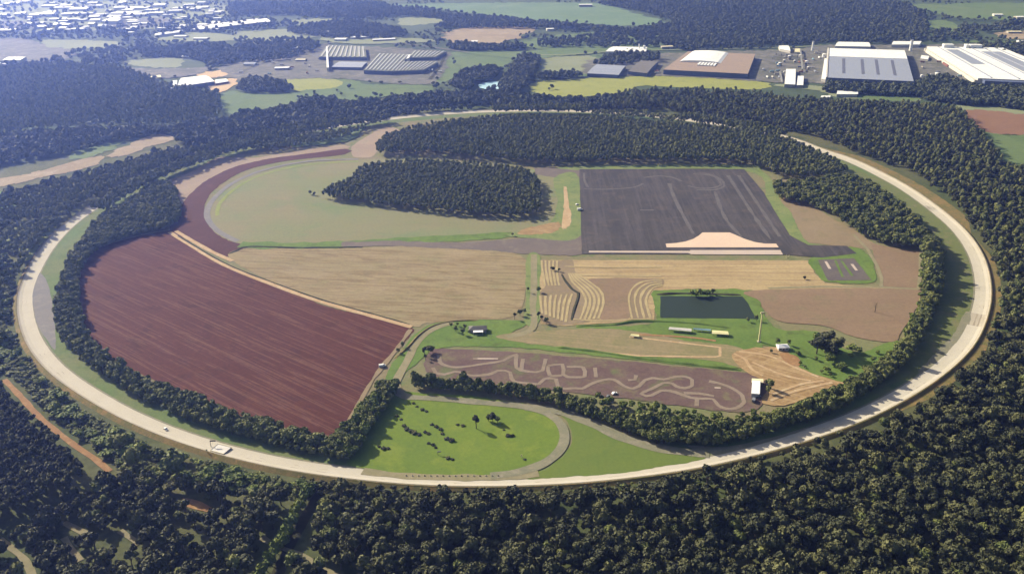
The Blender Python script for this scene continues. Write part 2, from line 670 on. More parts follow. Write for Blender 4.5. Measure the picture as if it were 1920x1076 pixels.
# far country
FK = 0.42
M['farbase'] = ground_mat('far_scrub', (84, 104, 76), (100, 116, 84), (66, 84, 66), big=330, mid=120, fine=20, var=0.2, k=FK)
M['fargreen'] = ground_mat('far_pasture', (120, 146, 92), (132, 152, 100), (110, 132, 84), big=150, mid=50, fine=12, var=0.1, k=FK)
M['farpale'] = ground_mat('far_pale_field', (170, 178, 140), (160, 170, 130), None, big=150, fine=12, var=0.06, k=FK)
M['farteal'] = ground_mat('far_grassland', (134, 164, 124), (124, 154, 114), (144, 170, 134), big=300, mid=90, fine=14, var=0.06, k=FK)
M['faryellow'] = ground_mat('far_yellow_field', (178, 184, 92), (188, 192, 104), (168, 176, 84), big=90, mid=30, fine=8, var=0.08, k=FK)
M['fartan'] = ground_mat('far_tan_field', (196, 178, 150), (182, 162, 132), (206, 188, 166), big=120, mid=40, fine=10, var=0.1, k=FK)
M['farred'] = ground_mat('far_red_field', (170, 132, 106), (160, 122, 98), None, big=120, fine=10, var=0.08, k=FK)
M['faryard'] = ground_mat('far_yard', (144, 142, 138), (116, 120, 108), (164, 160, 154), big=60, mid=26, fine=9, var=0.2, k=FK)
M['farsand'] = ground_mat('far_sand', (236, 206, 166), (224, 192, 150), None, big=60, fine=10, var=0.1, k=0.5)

# ------------------------------------------------------------------ ground, fields, roads
GS = 26000
sheet('ground', [(-GS, -1500, 0), (GS, -1500, 0), (GS, 24000, 0), (-GS, 24000, 0)], M['farbase'], 0, world_pts=True, label='dark green scrubby ground reaching to the hazy distance')
sheet('ground', [g(x, y) for x, y in [(-500, 1300), (2500, 1300), (2500, 330), (2050, 240), (1500, 200), (960, 190), (500, 230), (-100, 330), (-500, 400)]],
      M['ground'], 1, world_pts=True, label='olive scrub ground around and under the ring track')
# infield disc
sheet('ground', [Vector((RC.x + math.cos(a) * (ring_r(a) - 4), RC.y + math.sin(a) * (ring_r(a) - 4), 0)) for a in np.linspace(0, 2 * math.pi, 361)[:-1]],
      M['infield'], 2, world_pts=True, label='dry grass infield inside the ring track')
ring_strip('verge', [(-40, 3 * LV), (-7, 3 * LV)], M['verge'], 'mown green verge along the inside of the ring track')
# banked road
ring_strip('road', [(-8.5, 0.30), (-3, 0.40), (3, 0.75), (6.5, 1.5), (8.5, 2.3)], M['road'], 'pale concrete road of the big circular test track')
ring_strip('embankment', [(8.5, 2.26), (9.6, 2.2), (13.5, 0.02)], M['bank'], 'dry grass embankment along the outside of the ring track')
ring_strip('shoulder', [(-10.2, 4 * LV), (-8.3, 4 * LV)], M['gravel'], 'grey shoulder along the inner edge of the ring track')
ring_strip('ground', [(11, 3 * LV), (34, 3 * LV)], M['bank'], 'brown scrub strip outside the ring at upper right', ang_px(1800, 440), ang_px(1520, 275), fade=14)
ring_strip('ground', [(11, 3 * LV), (20, 3 * LV)], M['bank'], 'rough brown strip outside the ring at right', ang_px(1620, 780), ang_px(1800, 440), fade=14)
M['verge_dry'] = ground_mat('dry_verge', (124, 132, 82), (120, 130, 78), (140, 136, 98), big=50, mid=16, fine=3, var=0.13)
ring_strip('verge', [(-44, 3.3 * LV), (-7.5, 3.3 * LV)], M['verge_dry'], 'dry olive verge inside the right half of the track', ang_px(1540, 805), ang_px(1560, 292), fade=30)
sheet('pavement', [(66, 512), (84, 520), (97, 560), (103, 610), (104, 655), (90, 640), (72, 612), (62, 575), (61, 535)], M['greyasph'], 4, jit=0.6, label='grey asphalt apron beside the left bend of the track')
sheet('ground', [(1762, 655), (1790, 622), (1812, 585), (1822, 600), (1800, 635), (1770, 668), (1735, 697), (1722, 694)], M['gravel'], 4, label='pale gravel strip inside the right bend of the track')
sheet('pavement', [(1290, 836), (1360, 838), (1440, 822), (1500, 808), (1510, 806), (1430, 832), (1340, 855), (1300, 862), (1320, 850)], M['gravel'], 5, jit=0.5, label='grey gravel pull-off joining the track')

# red field and neighbours
sheet('ploughed_field', [(318, 432), (350, 452), (420, 497), (500, 532), (600, 570), (700, 597), (770, 614), (766, 632), (740, 660), (712, 690), (692, 720), (662, 772), (640, 815), (600, 822), (540, 806), (450, 780), (380, 755), (310, 722), (240, 690), (180, 650), (150, 610), (138, 550), (150, 495), (180, 465), (230, 448), (280, 436)], M['red'], 5, label='dark red ploughed field at the left of the infield')
sheet('ploughed_field', [(648, 280), (560, 291), (500, 299), (430, 317), (380, 344), (345, 378), (326, 410), (318, 434), (350, 450), (395, 474), (425, 482), (458, 462), (420, 447), (390, 422), (383, 400), (391, 370), (420, 342), (470, 317), (540, 302), (648, 290)], M['red2'], 5, label='curved strip of red ploughed soil north of the big field')
sheet('field', [(646, 272), (540, 287), (470, 297), (410, 296), (360, 322), (300, 345), (285, 360), (322, 390), (332, 405), (347, 379), (382, 344), (430, 317), (500, 299), (560, 291), (646, 282)], M['tan'], 4, label='tan strip of bare field along the outer edge')
sheet('field', [(664, 294), (660, 276), (688, 256), (725, 238), (750, 246), (742, 258), (712, 270), (700, 294)], M['tan'], 4, label='small tan field beside the northern wood')
sheet('field', [(672, 300), (590, 305), (530, 313), (470, 330), (425, 355), (395, 385), (386, 410), (408, 440), (450, 457), (520, 461), (640, 459), (760, 454), (880, 447), (960, 440), (1010, 428), (1046, 415), (1060, 370), (1058, 330), (1000, 318), (800, 300)], M['circle'], 5, label='pale fallow field round the dark grove')
ribbon('verge', [[(672, 303), (590, 308), (530, 318), (475, 335), (434, 360), (410, 386), (408, 405)]], 6.5, M['brightgrass'], 7, 'bright green grass line round the fallow field')
ribbon('road', [[(672, 299), (590, 302), (530, 311), (472, 327), (424, 352), (394, 383), (389, 408), (408, 433), (445, 453)]], 9, M['greyasph'], 7, 'narrow grey road curving round the fallow field')
ribbon('verge', [[(450, 459), (520, 461), (640, 459), (760, 451), (880, 446), (960, 440)]], 22, M['greenpatch'], 6, 'green grass band along the south of the fallow field', jit=1.0)
ridge('embankment', [(425, 478), (445, 470), (466, 463), (560, 465), (680, 464)], 7, 1.5, M['darkground'], 'dark earth bank at the head of the stubble field')
sheet('field', [(428, 482), (462, 467), (560, 467), (680, 465), (800, 461), (900, 464), (960, 474), (986, 490), (986, 540), (976, 580), (950, 597), (880, 600), (800, 606), (778, 612), (700, 590), (600, 562), (500, 524)], M['stubble'], 5, label='straw coloured stubble field in the middle of the infield')
ribbon('path', [[(318, 436), (350, 456), (420, 497), (500, 530), (600, 566), (700, 594), (772, 614)], [(330, 434), (360, 452), (400, 474), (436, 490)]], 6.5, M['sand'], 8, 'pale sandy lane along the edge of the red field')
ridge('embankment', [(326, 438), (355, 456), (425, 496), (505, 528), (605, 563), (705, 591), (772, 610)], 4.5, 1.3, M['darkground'], 'dark bank beside the sandy lane')  # dark line along the lane, drawn as a low dark bank
sheet('pavement', [(640, 455), (760, 453), (880, 455), (1000, 446), (1088, 442), (1095, 476), (1000, 477), (900, 470), (760, 463), (640, 462)], M['paddirt'], 6, jit=2.5, label='dusty asphalt runway leading to the skid pad')
sheet('pavement', [(1000, 316), (1088, 313), (1090, 331), (1045, 334), (1005, 328)], M['paddirt'], 6, smooth=False, label='asphalt strip behind the grove')
sheet('ground', [(1040, 335), (1085, 332), (1088, 442), (1000, 447), (950, 441), (1005, 428), (1035, 415), (1045, 380)], M['padgrass'], 6, label='green grass strip along the left side of the skid pad')
soft_sheet('ground', [(1056, 345), (1062, 345), (1066, 370), (1072, 400), (1070, 430), (1052, 437), (1054, 410), (1057, 380)], M['sand'], 7, jit=3, inner=0.45, label='orange bare earth patch beside the skid pad')
soft_sheet('ground', [(960, 440), (1000, 424), (1050, 415), (1060, 425), (1040, 438), (990, 443)], M['dirt'], 7, jit=2.5, inner=0.45, label='orange dirt tracks at the corner of the grove')
sheet('verge', [(1080, 312), (1398, 310), (1428, 320), (1450, 345), (1462, 375), (1482, 398), (1498, 430), (1515, 455), (1540, 460), (1515, 466), (1480, 447), (1440, 380), (1396, 321), (1080, 320)], M['padgrass'], 6, label='green grass border round the skid pad')
sheet('pavement', [(1086, 318), (1395, 318), (1432, 362), (1462, 412), (1481, 442), (1515, 460), (1588, 462), (1606, 476), (1540, 484), (1470, 478), (1091, 477)], M['pad'], 8, smooth=False, jit=0.5, label='large dark asphalt skid pad')
ribbon('tyre_marks', [[(1207, 334), (1235, 331), (1262, 334), (1278, 341)], [(1308, 328), (1332, 330), (1348, 338), (1352, 347), (1338, 353), (1310, 354), (1290, 349)],
                      [(1300, 327), (1320, 326), (1342, 332), (1356, 342), (1358, 350), (1340, 357), (1306, 357)],
                      [(1095, 355), (1140, 356), (1190, 352), (1205, 345)], [(1200, 395), (1226, 395)], [(1095, 325), (1096, 340), (1102, 352)]], 4.5, M['tyre'], 9, 'pale tyre rings on the dark skid pad', jit=1.2)
ribbon('tyre_marks', [[(1385, 330), (1425, 390), (1462, 445)], [(1365, 330), (1410, 400), (1445, 450)], [(1255, 345), (1268, 380), (1300, 440)], [(1340, 360), (1360, 410), (1390, 445)]], 5, M['tyre'], 9, 'long faint tyre streaks down the dark skid pad', jit=1.5)
ap = [(1248, 458), (1266, 457), (1285, 454), (1300, 449), (1310, 443), (1317, 437), (1368, 437), (1380, 442), (1396, 449), (1415, 455), (1435, 458), (1455, 458), (1460, 465), (1250, 465)]
sheet('pavement', ap, M['apron'], 10, smooth=False, jit=0, label='pale pink concrete pad with flared sides')
sheet('pavement', [(1104, 471.5), (1294, 471.5), (1294, 470), (1463, 470), (1468, 478.5), (1296, 478), (1290, 475.5), (1104, 474.5)], M['apron2'], 10, smooth=False, jit=0, label='long thin pale concrete strip under the flared pad')
# right of the pad
sheet('field', [(1452, 372), (1480, 368), (1520, 385), (1560, 410), (1600, 432), (1640, 458), (1655, 470), (1605, 466), (1540, 458), (1508, 452), (1490, 425), (1472, 392)], M['brown2'], 5, label='tan bare field between the skid pad and the trees')
sheet('field', [(1632, 456), (1680, 466), (1728, 474), (1724, 541), (1652, 537), (1647, 510)], M['brown'], 5, jit=0.8, smooth=False, label='small brown field at the right edge of the infield')
ribbon('path', [[(1600, 440), (1628, 470), (1645, 500), (1653, 522), (1652, 540)], [(1726, 474), (1726, 510), (1722, 543), (1652, 539), (1540, 538), (1440, 541)]], 4.5, M['path'], 7, 'pale track round the brown field', smooth=False)
soft_sheet('ground', [(1514, 486), (1560, 466), (1604, 462), (1628, 476), (1642, 500), (1647, 530), (1610, 535), (1548, 530), (1526, 512)], M['greenpatch'], 6, inner=0.8, label='green grass round the small asphalt apron')
sheet('pavement', [(1533, 488), (1601, 485), (1634, 526), (1552, 527)], M['padpatch'], 7, smooth=False, jit=0.5, label='small dark asphalt apron with stripes')
ribbon('road_markings', [[(1548, 491), (1556, 505)], [(1597, 496), (1606, 508)]], 3.5, M['apron2'], 8, 'white worn marks on the small asphalt apron', smooth=False)
ribbon('verge', [[(1566, 489), (1580, 520)], [(1577, 489), (1598, 518)]], 3, M['greenpatch'], 8, 'grass strips across the small asphalt apron', smooth=False)
# straw fields in the centre right
sheet('field', [(1012, 488), (1520, 489), (1527, 512), (1548, 532), (1600, 536), (1720, 541), (1722, 547), (1420, 545), (1232, 545), (1226, 600), (1060, 612), (1014, 608), (1010, 560)], M['straw'], 5, smooth=False, jit=0.8, label='straw rows field south of the skid pad')
sheet('field', [(1105, 524), (1225, 524), (1196, 540), (1180, 562), (1178, 597), (1128, 598), (1134, 565), (1126, 542)], M['brown'], 7, label='brown bare patch between curving straw rows')


def between(c0, c1, n):
    a = [np.array(catmull([Vector((x, y)) for x, y in c], 6, False)) for c in (c0, c1)]
    ks = np.linspace(0, 1, 24)
    r = [np.array([[np.interp(k * (len(q) - 1), np.arange(len(q)), q[:, 0]), np.interp(k * (len(q) - 1), np.arange(len(q)), q[:, 1])] for k in ks]) for q in a]
    return [[tuple(p) for p in r[0] * (1 - t) + r[1] * t] for t in np.linspace(0, 1, n)]


Z8 = lambda L: [(960 + x / 5.664, 430 + y / 5.664) for x, y in L]
sheet('field', Z8([(480, 340), (640, 330), (680, 470), (830, 560), (945, 660), (985, 760), (960, 860), (920, 960), (560, 1020), (300, 960), (290, 700), (350, 600), (310, 470), (305, 330)]), M['brown2'], 6, jit=0.8, label='worn brown ground between the curved straw rows')
sheet('field', Z8([(1600, 530), (1380, 540), (1265, 620), (1228, 720), (1245, 840), (1265, 960), (1480, 945), (1450, 830), (1440, 720), (1490, 640), (1600, 600)]), M['brown2'], 6, jit=0.6, label='worn brown ground left of the pond')
ribbon('straw_rows', between(Z8([(600, 470), (640, 560), (740, 660), (785, 760), (762, 860), (720, 970)]), Z8([(680, 470), (820, 560), (940, 660), (972, 760), (952, 860), (915, 950)]), 5)
       + between(Z8([(1590, 540), (1390, 560), (1280, 630), (1240, 730), (1250, 830), (1275, 950)]), Z8([(1600, 598), (1500, 625), (1440, 700), (1420, 760), (1440, 850), (1470, 945)]), 4)
       + between(Z8([(315, 335), (320, 420), (335, 520), (355, 605)]), Z8([(480, 340), (475, 420), (485, 520), (500, 600)]), 5)
       + between(Z8([(300, 710), (305, 780), (320, 900)]), Z8([(640, 690), (600, 800), (570, 990)]), 7)
       + [Z8([(690, 485), (1000, 500), (1586, 500)]), Z8([(560, 400), (1000, 410), (1586, 405)]), Z8([(650, 960), (900, 975), (1300, 960), (1480, 955)])],
       2.9, M['strawline'], 8, 'curving light rows of cut straw', jit=1.2)
ridge('embankment', Z8([(520, 460), (560, 540), (640, 640), (705, 680), (695, 760), (660, 860), (630, 980)]), 6, 1.8, M['darkground'], 'dark grassy bank winding through the straw rows')
sheet('ground', [(988, 482), (1012, 482), (1012, 540), (1010, 606), (985, 606), (986, 560)], M['padgrass'], 6, label='grass strip either side of the central track')
ribbon('path', [[(1001, 478), (1001, 540), (999, 575), (1001, 610), (985, 625), (950, 632)]], 8, M['path'], 7, 'worn grey track running down the middle of the infield')
# pond and lower right infield
sheet('ground', [(1222, 552), (1240, 545), (1330, 543), (1412, 545), (1424, 560), (1440, 600), (1470, 620), (1530, 622), (1560, 650), (1620, 660), (1680, 640), (1660, 690), (1600, 740), (1560, 720), (1500, 700), (1440, 650), (1380, 640), (1240, 625), (1150, 620), (1226, 602)], M['greenpatch'], 6, jit=2.5, label='lush green grass round the farm pond')
sheet('field', [(1414, 545), (1724, 545), (1716, 580), (1692, 620), (1672, 642), (1600, 632), (1545, 612), (1470, 605), (1440, 590), (1425, 566)], M['brown'], 7, jit=1.2, label='brown bare field at the right of the pond')
m, nt, bs = base_mat('pond_water', 0.4, 0.04)
bs.inputs['Base Color'].default_value = (0.022, 0.032, 0.022, 1)
M['water'] = m
sheet('water', [(1238, 556), (1392, 557), (1402, 570), (1412, 588), (1418, 600), (1404, 598), (1238, 597)], M['water'], 8, smooth=False, jit=0.5, label='dark rectangular farm pond')
ridge('embankment', [(1228, 553), (1280, 551), (1330, 552), (1392, 554)], 8, 2.0, M['darkground'], 'dark reedy bank behind the pond')
ridge('embankment', [(1080, 612), (1150, 609), (1200, 603), (1290, 606), (1370, 616)], 6, 2.2, M['greenpatch'], 'grassy bank below the pond')
# lower infield: dusty strips and lawns
sheet('ground', [(765, 640), (800, 612), (850, 602), (950, 600), (990, 606), (960, 625), (1010, 625), (1150, 612), (1380, 622), (1430, 650), (1380, 690), (1200, 676), (1000, 655), (900, 650), (820, 655), (770, 690), (740, 712), (725, 705)], M['greenpatch'], 5, label='bright grass round the grey-roofed house')
sheet('field', [(930, 630), (1000, 622), (1150, 618), (1300, 640), (1370, 648), (1400, 660), (1430, 690), (1390, 690), (1340, 678), (1200, 667), (1050, 652), (960, 640)], M['dust'], 6, label='dusty strip of worn grass below the pond')
ribbon('path', [[(1080, 656), (1200, 668), (1340, 670), (1350, 668), (1350, 652), (1300, 646), (1180, 632)]], 3, M['sand'], 7, 'pale track loop on the dusty strip', smooth=False)
ridge('embankment', [(1040, 651), (1120, 660), (1200, 672), (1300, 684), (1390, 694)], 6, 2.0, M['greenpatch'], 'green bank between dusty strip and driving course')
sheet('ground', [(1372, 668), (1400, 655), (1470, 655), (1500, 690), (1560, 712), (1580, 722), (1520, 745), (1470, 760), (1430, 756), (1440, 720), (1400, 700)], M['dirt'], 8, label='bare tan earth criss-crossed by wheel tracks')
soft_sheet('ground', [(1455, 662), (1475, 660), (1500, 672), (1500, 690), (1470, 684)], M['orange'], 9, jit=2, inner=0.3, label='orange bare earth by the small white hut')
ribbon('path', [[(1376, 664), (1398, 676), (1408, 692), (1430, 706)], [(1385, 660), (1440, 668), (1490, 690), (1535, 708)], [(1410, 680), (1470, 705), (1520, 715)], [(1445, 752), (1490, 735), (1560, 718)], [(1450, 740), (1500, 722), (1545, 715)]], 3.2, M['sand'], 10, 'pale wheel tracks across the bare earth')
ribbon('ground', [[(1184, 628), (1240, 630), (1300, 634), (1342, 640)]], 3.6, M['orange'], 8, 'orange strip of sand below the pond')
# driving course
sheet('pavement', [(808, 658), (860, 655), (950, 660), (1060, 668), (1180, 678), (1300, 690), (1410, 702), (1436, 716), (1432, 756), (1400, 772), (1340, 770), (1250, 758), (1150, 746), (1060, 735), (960, 725), (880, 718), (815, 708), (795, 690)], M['course'], 6, label='purple brown tarmac of the winding driving course')
Z4 = lambda L: [(780 + x / 5.978, 580 + y / 5.978) for x, y in L]
ZC = lambda L: [(1080 + x / 5.333, 650 + y / 5.333) for x, y in L]
course = [Z4([(262, 510), (268, 600), (350, 640), (450, 655), (600, 642), (750, 618), (900, 598), (980, 580), (1060, 535), (1140, 510)]),
          Z4([(190, 660), (220, 715), (320, 735), (430, 705), (520, 718), (600, 745), (750, 745), (850, 725), (920, 692), (1000, 692), (1055, 712), (1070, 780), (1100, 815), (1250, 835), (1380, 840), (1440, 785), (1500, 775), (1570, 790), (1590, 870), (1650, 895), (1780, 890)]) + ZC([(60, 425), (180, 365), (330, 330), (410, 350), (480, 400), (570, 425), (630, 400), (690, 340), (760, 318), (880, 332), (1000, 305), (1090, 305), (1160, 335), (1160, 395), (1080, 420), (1000, 400), (960, 372), (870, 370), (780, 415), (650, 475), (700, 500), (760, 490), (850, 445), (950, 450), (1050, 480), (1150, 515), (1260, 525), (1370, 530), (1420, 590), (1500, 625), (1600, 620), (1680, 560), (1660, 490), (1560, 420), (1440, 375), (1330, 350)]),
          Z4([(1130, 515), (1118, 600), (1125, 660), (1180, 690), (1350, 710), (1420, 690), (1440, 620), (1455, 560)]), Z4([(1200, 560), (1180, 680)]),
          Z4([(1480, 640), (1560, 625), (1640, 622), (1655, 680), (1650, 740), (1500, 745), (1480, 640)]), Z4([(1690, 650), (1870, 655), (1895, 700), (1890, 760), (1700, 765), (1660, 740)]),
          Z4([(640, 560), (870, 560)]), ZC([(1210, 530), (1205, 600)]), ZC([(600, 290), (590, 335), (520, 340)]), ZC([(1080, 470), (1240, 475), (1380, 500)]), ZC([(190, 215), (200, 310)])]
ribbon('path', course, 4.0, M['courselight'], 8, 'pale winding lanes of the driving course', jit=0.6)
ribbon('road_markings', [ZC([(1385, 415), (1445, 418)]), Z4([(690, 558), (920, 560)])], 2.0, M['apron2'], 9, 'short white marks on the driving course', smooth=False)
ribbon('ground', [[(770, 618), (744, 655), (714, 692), (692, 724), (664, 774), (644, 812)], [(165, 470), (230, 450), (285, 437), (318, 432)]], 5, M['brown2'], 6, 'dusty margin along the edges of the red field', jit=1.6)
ribbon('path', [[(850, 606), (810, 618), (782, 642), (765, 675), (748, 705), (742, 722), (750, 735)]], 9, M['path'], 7, 'grey lane curving past the end of the red field')
ridge('embankment', [(900, 601), (850, 603), (812, 612), (785, 630), (765, 652), (740, 672)], 5, 2.0, M['bank'], 'dark bank beside the grey lane')
# lawn inside the near bend
sheet('lawn', [(735, 735), (800, 738), (900, 745), (1000, 762), (1042, 780), (1062, 810), (1050, 845), (1010, 875), (930, 897), (800, 897), (690, 880), (650, 862), (690, 800), (720, 755)], M['lawn'], 5, label='smooth green lawn inside the near bend of the track')
sheet('lawn', [(1030, 768), (1100, 788), (1160, 815), (1240, 838), (1330, 850), (1300, 866), (1200, 882), (1100, 893), (960, 898), (1020, 880), (1060, 850), (1072, 815), (1060, 785)], M['lawn2'], 5, label='duller green lawn between the loop lane and the track')
ribbon('road', [[(742, 728), (760, 744), (820, 748), (900, 755), (980, 763), (1030, 778), (1056, 805), (1054, 838), (1022, 868), (970, 886), (920, 893)], ], 9, M['gravel'], 8, 'grey gravel lane looping round the lawn')
ribbon('road', [[(985, 764), (1050, 772), (1110, 795), (1170, 822), (1240, 842), (1330, 852)]], 11, M['gravel'], 7, 'grey gravel lane along the foot of the tree belt')
ribbon('shoulder', [[(680, 884), (760, 893), (860, 896), (950, 895), (1010, 889)]], 8, M['path'], 7, 'worn edge of the lawn beside the track', jit=1.2)
# outside, lower left
ribbon('path', [[(8, 712), (40, 745), (70, 778), (110, 812), (150, 842), (180, 862), (206, 884)]], 5.5, M['orange'], 4, 'orange dirt track at the edge of the plantation', jit=0.7)
ribbon('path', [[(338, 938), (365, 946), (398, 958)]], 7, M['orange'], 4, 'short orange dirt clearing in the near forest', jit=1.4)
ribbon('path', [[(-10, 1002), (22, 1028), (48, 1052), (66, 1090)], [(120, 980), (160, 1000)], [(120, 1008), (150, 1052)], [(490, 1008), (520, 1024), (560, 1040), (600, 1062), (650, 1090)], [(225, 995), (262, 1020)]], 5, M['path'], 4, 'thin pale paths through the near forest', jit=1.0)
ribbon('path', [[(612, 905), (575, 965), (545, 1020), (515, 1090)]], 9, M['darkground'], 3, 'forest lane coloured dark for the hedge shadow')  # hedge shadow over the lane is put into this dark colour
soft_sheet('ground', [(0, 425), (60, 415), (120, 412), (75, 470), (50, 500), (30, 480), (0, 470)], M['brightgrass'], 3, jit=4, inner=0.45, label='bright rough grass outside the left bend')

# ------------------------------------------------------------------ far country
far = [
    ('field', [(720, 9), (960, 5), (1130, 7), (1200, 26), (1258, 44), (1180, 50), (1050, 42), (920, 30), (800, 16)], 'farteal', 'broad pale green field at the top of the view'),
    ('field', [(742, 38), (770, 33), (832, 38), (800, 46), (752, 48)], 'farpale', 'pale field among far woods'),
    ('field', [(826, 72), (868, 53), (1004, 52), (962, 75), (900, 92), (882, 95), (870, 86)], 'fartan', 'bare tan field in the far middle'),
    ('field', [(838, 102), (885, 94), (970, 98), (958, 118), (932, 136), (880, 131), (846, 150), (806, 162), (815, 130)], 'fargreen', 'far green pasture above the blue pond'),
    ('field', [(528, 152), (640, 148), (700, 158), (800, 160), (812, 172), (760, 186), (660, 194), (575, 190), (545, 178)], 'fargreen', 'far pasture below the ribbed halls'),
    ('field', [(532, 150), (600, 147), (642, 150), (640, 164), (560, 170), (536, 165)], 'faryellow', 'yellowish patch of far pasture'),
    ('field', [(416, 175), (500, 172), (562, 180), (534, 205), (462, 221), (413, 207)], 'fargreen', 'far green meadow beside the dark wood'),
    ('field', [(984, 166), (1010, 152), (1100, 147), (1250, 142), (1420, 148), (1440, 168), (1300, 166), (1200, 162), (1165, 178), (1080, 184), (1022, 187)], 'faryellow', 'bright yellow green field below the brown factory'),
    ('field', [(1008, 118), (1060, 108), (1150, 104), (1150, 130), (1090, 145), (1010, 146)], 'fargreen', 'rough far pasture left of the grey sheds'),
    ('field', [(1010, 112), (1060, 106), (1120, 108), (1105, 138), (1020, 142)], 'farpale', 'dry patch of far pasture'),
    ('field', [(1440, 160), (1540, 172), (1570, 184), (1640, 186), (1722, 192), (1722, 182), (1630, 174), (1560, 166), (1500, 158)], 'farpale', 'dry grass strip below the white warehouse'),
    ('field', [(1612, 178), (1700, 180), (1718, 190), (1650, 190), (1610, 186)], 'fargreen', 'green grass patch below the white warehouse'),
    ('field', [(1790, 190), (1870, 198), (1960, 212), (1960, 225), (1860, 212), (1800, 206)], 'farpale', 'pale dry strip by the reddish field'),
    ('field', [(1808, 207), (1900, 212), (2050, 225), (2050, 262), (1900, 254), (1838, 250)], 'farred', 'reddish bare field at the right edge'),
    ('field', [(1838, 250), (1900, 254), (2050, 262), (2050, 330), (1908, 312), (1870, 285)], 'fargreen', 'green field at the right edge'),
    ('field', [(-60, 345), (0, 335), (60, 325), (150, 300), (196, 292), (186, 308), (140, 322), (80, 334), (0, 352), (-60, 360)], 'fartan', 'beige strip of bare ground at left'),
    ('field', [(205, 288), (262, 262), (300, 250), (325, 254), (322, 264), (278, 278), (228, 294), (206, 296)], 'fartan', 'sandy quarry spoil beside the left wood'),
    ('field', [(130, 292), (190, 272), (232, 267), (206, 284), (150, 300)], 'fargreen', 'small green field beside the quarry'),
    ('field', [(-80, 78), (40, 72), (80, 82), (150, 98), (120, 112), (60, 120), (-80, 126)], 'faryard', 'greyish far field at the left edge'),
    ('field', [(80, 76), (180, 76), (225, 80), (218, 90), (150, 92), (95, 90)], 'farpale', 'pale far strip at left'),
    ('field', [(225, 118), (262, 112), (330, 108), (348, 116), (330, 128), (270, 126)], 'farpale', 'pale dug ground behind the dark wood'),
    ('pavement', [(400, 128), (470, 112), (560, 92), (620, 84), (836, 96), (850, 112), (812, 160), (640, 150), (520, 150), (430, 150)], 'faryard', 'grey factory yard round the ribbed halls'),
    ('pavement', [(1080, 118), (1160, 104), (1300, 98), (1480, 92), (1560, 84), (1740, 84), (1960, 86), (1960, 170), (1830, 166), (1740, 150), (1720, 162), (1560, 160), (1440, 156), (1250, 145), (1090, 142)], 'faryard', 'grey yards round the factories at upper right'),
    ('ground', [(384, 158), (410, 150), (445, 150), (438, 162), (418, 174), (396, 170)], 'farsand', 'orange sand yard beside the white shed'),
    ('ground', [(372, 138), (405, 133), (424, 138), (410, 146), (380, 146)], 'farsand', 'sandy ground behind the white shed'),
    ('field', [(1690, 42), (1780, 40), (1800, 58), (1740, 72), (1700, 62)], 'fargreen', 'far grey green field at upper right'),
    ('field', [(1862, 62), (1960, 60), (1960, 76), (1880, 72)], 'fartan', 'far beige field at upper right'),
    ('field', [(1700, 10), (1960, 8), (1960, 38), (1800, 36), (1740, 24)], 'fargreen', 'far pasture in the upper right corner'),
    ('field', [(1800, 78), (1960, 80), (1960, 100), (1900, 96), (1850, 84)], 'fargreen', 'far pasture behind the white factory'),
    ('field', [(540, 40), (620, 36), (640, 44), (580, 52)], 'farpale', 'pale far field left of the woods'),
    ('field', [(440, 62), (560, 56), (600, 70), (480, 84)], 'farpale', 'pale far ground among the sheds'),
    ('field', [(60, 18), (180, 12), (330, 10), (420, 16), (340, 40), (200, 48), (60, 44), (20, 30)], 'faryard', 'built-up ground of the far town'),
    ('field', [(860, 100), (1000, 96), (1130, 78), (1240, 80), (1240, 96), (1140, 100), (1060, 106), (980, 112)], 'fargreen', 'far strip of pasture between woods'),
    ('field', [(960, 80), (1090, 62), (1200, 64), (1280, 72), (1130, 84), (1010, 94)], 'fargreen', 'far sloping pasture left of the long white hall'),
    ('field', [(40, 244), (60, 238), (160, 238), (210, 242), (150, 248), (60, 250)], 'fargreen', 'thin clearing in the left wood'),
    ('field', [(346, 221), (398, 223), (390, 228), (350, 227)], 'farpale', 'small pale clearing behind the dark wood'),
    ('field', [(136, 229), (160, 224), (205, 223), (200, 226), (150, 233)], 'farpale', 'thin pale gap in the left wood'),
    ('field', [(-60, 4), (120, 3), (300, 4), (430, 8), (420, 40), (330, 54), (150, 60), (-60, 62)], 'farpale', 'ground painted pale for haze under the far town'),  # pale sheets here put the distance's hazy brightness into the ground colour
    ('field', [(-40, 8), (60, 5), (120, 8), (60, 16), (-40, 18)], 'farpale', 'ground painted pale for haze at the top left corner'),
    ('field', [(30, 28), (110, 20), (150, 30), (90, 38), (40, 36)], 'farpale', 'ground painted pale for haze in the far town'),
    ('field', [(100, 40), (170, 34), (190, 46), (130, 54), (96, 50)], 'farpale', 'small patch painted pale for haze in the far town'),
    ('field', [(210, 40), (300, 34), (330, 42), (260, 54), (200, 50)], 'faryard', 'grey block of the far town'),
    ('field', [(220, 12), (320, 8), (400, 14), (340, 26), (240, 24)], 'farpale', 'patch painted pale for haze at the right of the far town'),
    ('field', [(-40, 44), (40, 40), (80, 50), (30, 58), (-40, 58)], 'faryard', 'ground painted light grey for haze at the left end of the far town'),
    ('field', [(300, 66), (380, 62), (470, 72), (400, 80), (300, 78)], 'farpale', 'pale ground below the long far roofs'),
    ('field', [(210, 128), (300, 130), (400, 128), (380, 140), (300, 148), (230, 142)], 'faryard', 'grey worked ground behind the dark left wood'),
    ('field', [(600, 68), (720, 70), (830, 78), (700, 84), (610, 80)], 'farpale', 'pale ground behind the ribbed halls'),
    ('field', [(1270, 60), (1330, 52), (1420, 56), (1350, 66)], 'fargreen', 'clearing in the upper right forest'),
    ('field', [(540, 268), (640, 250), (690, 236), (660, 262), (560, 278)], 'fargreen', 'rough green patch outside the ring'),
    ('field', [(-60, 372), (20, 358), (40, 380), (0, 404), (-60, 410)], 'greenpatch', 'bright green patch at the left edge'),
]
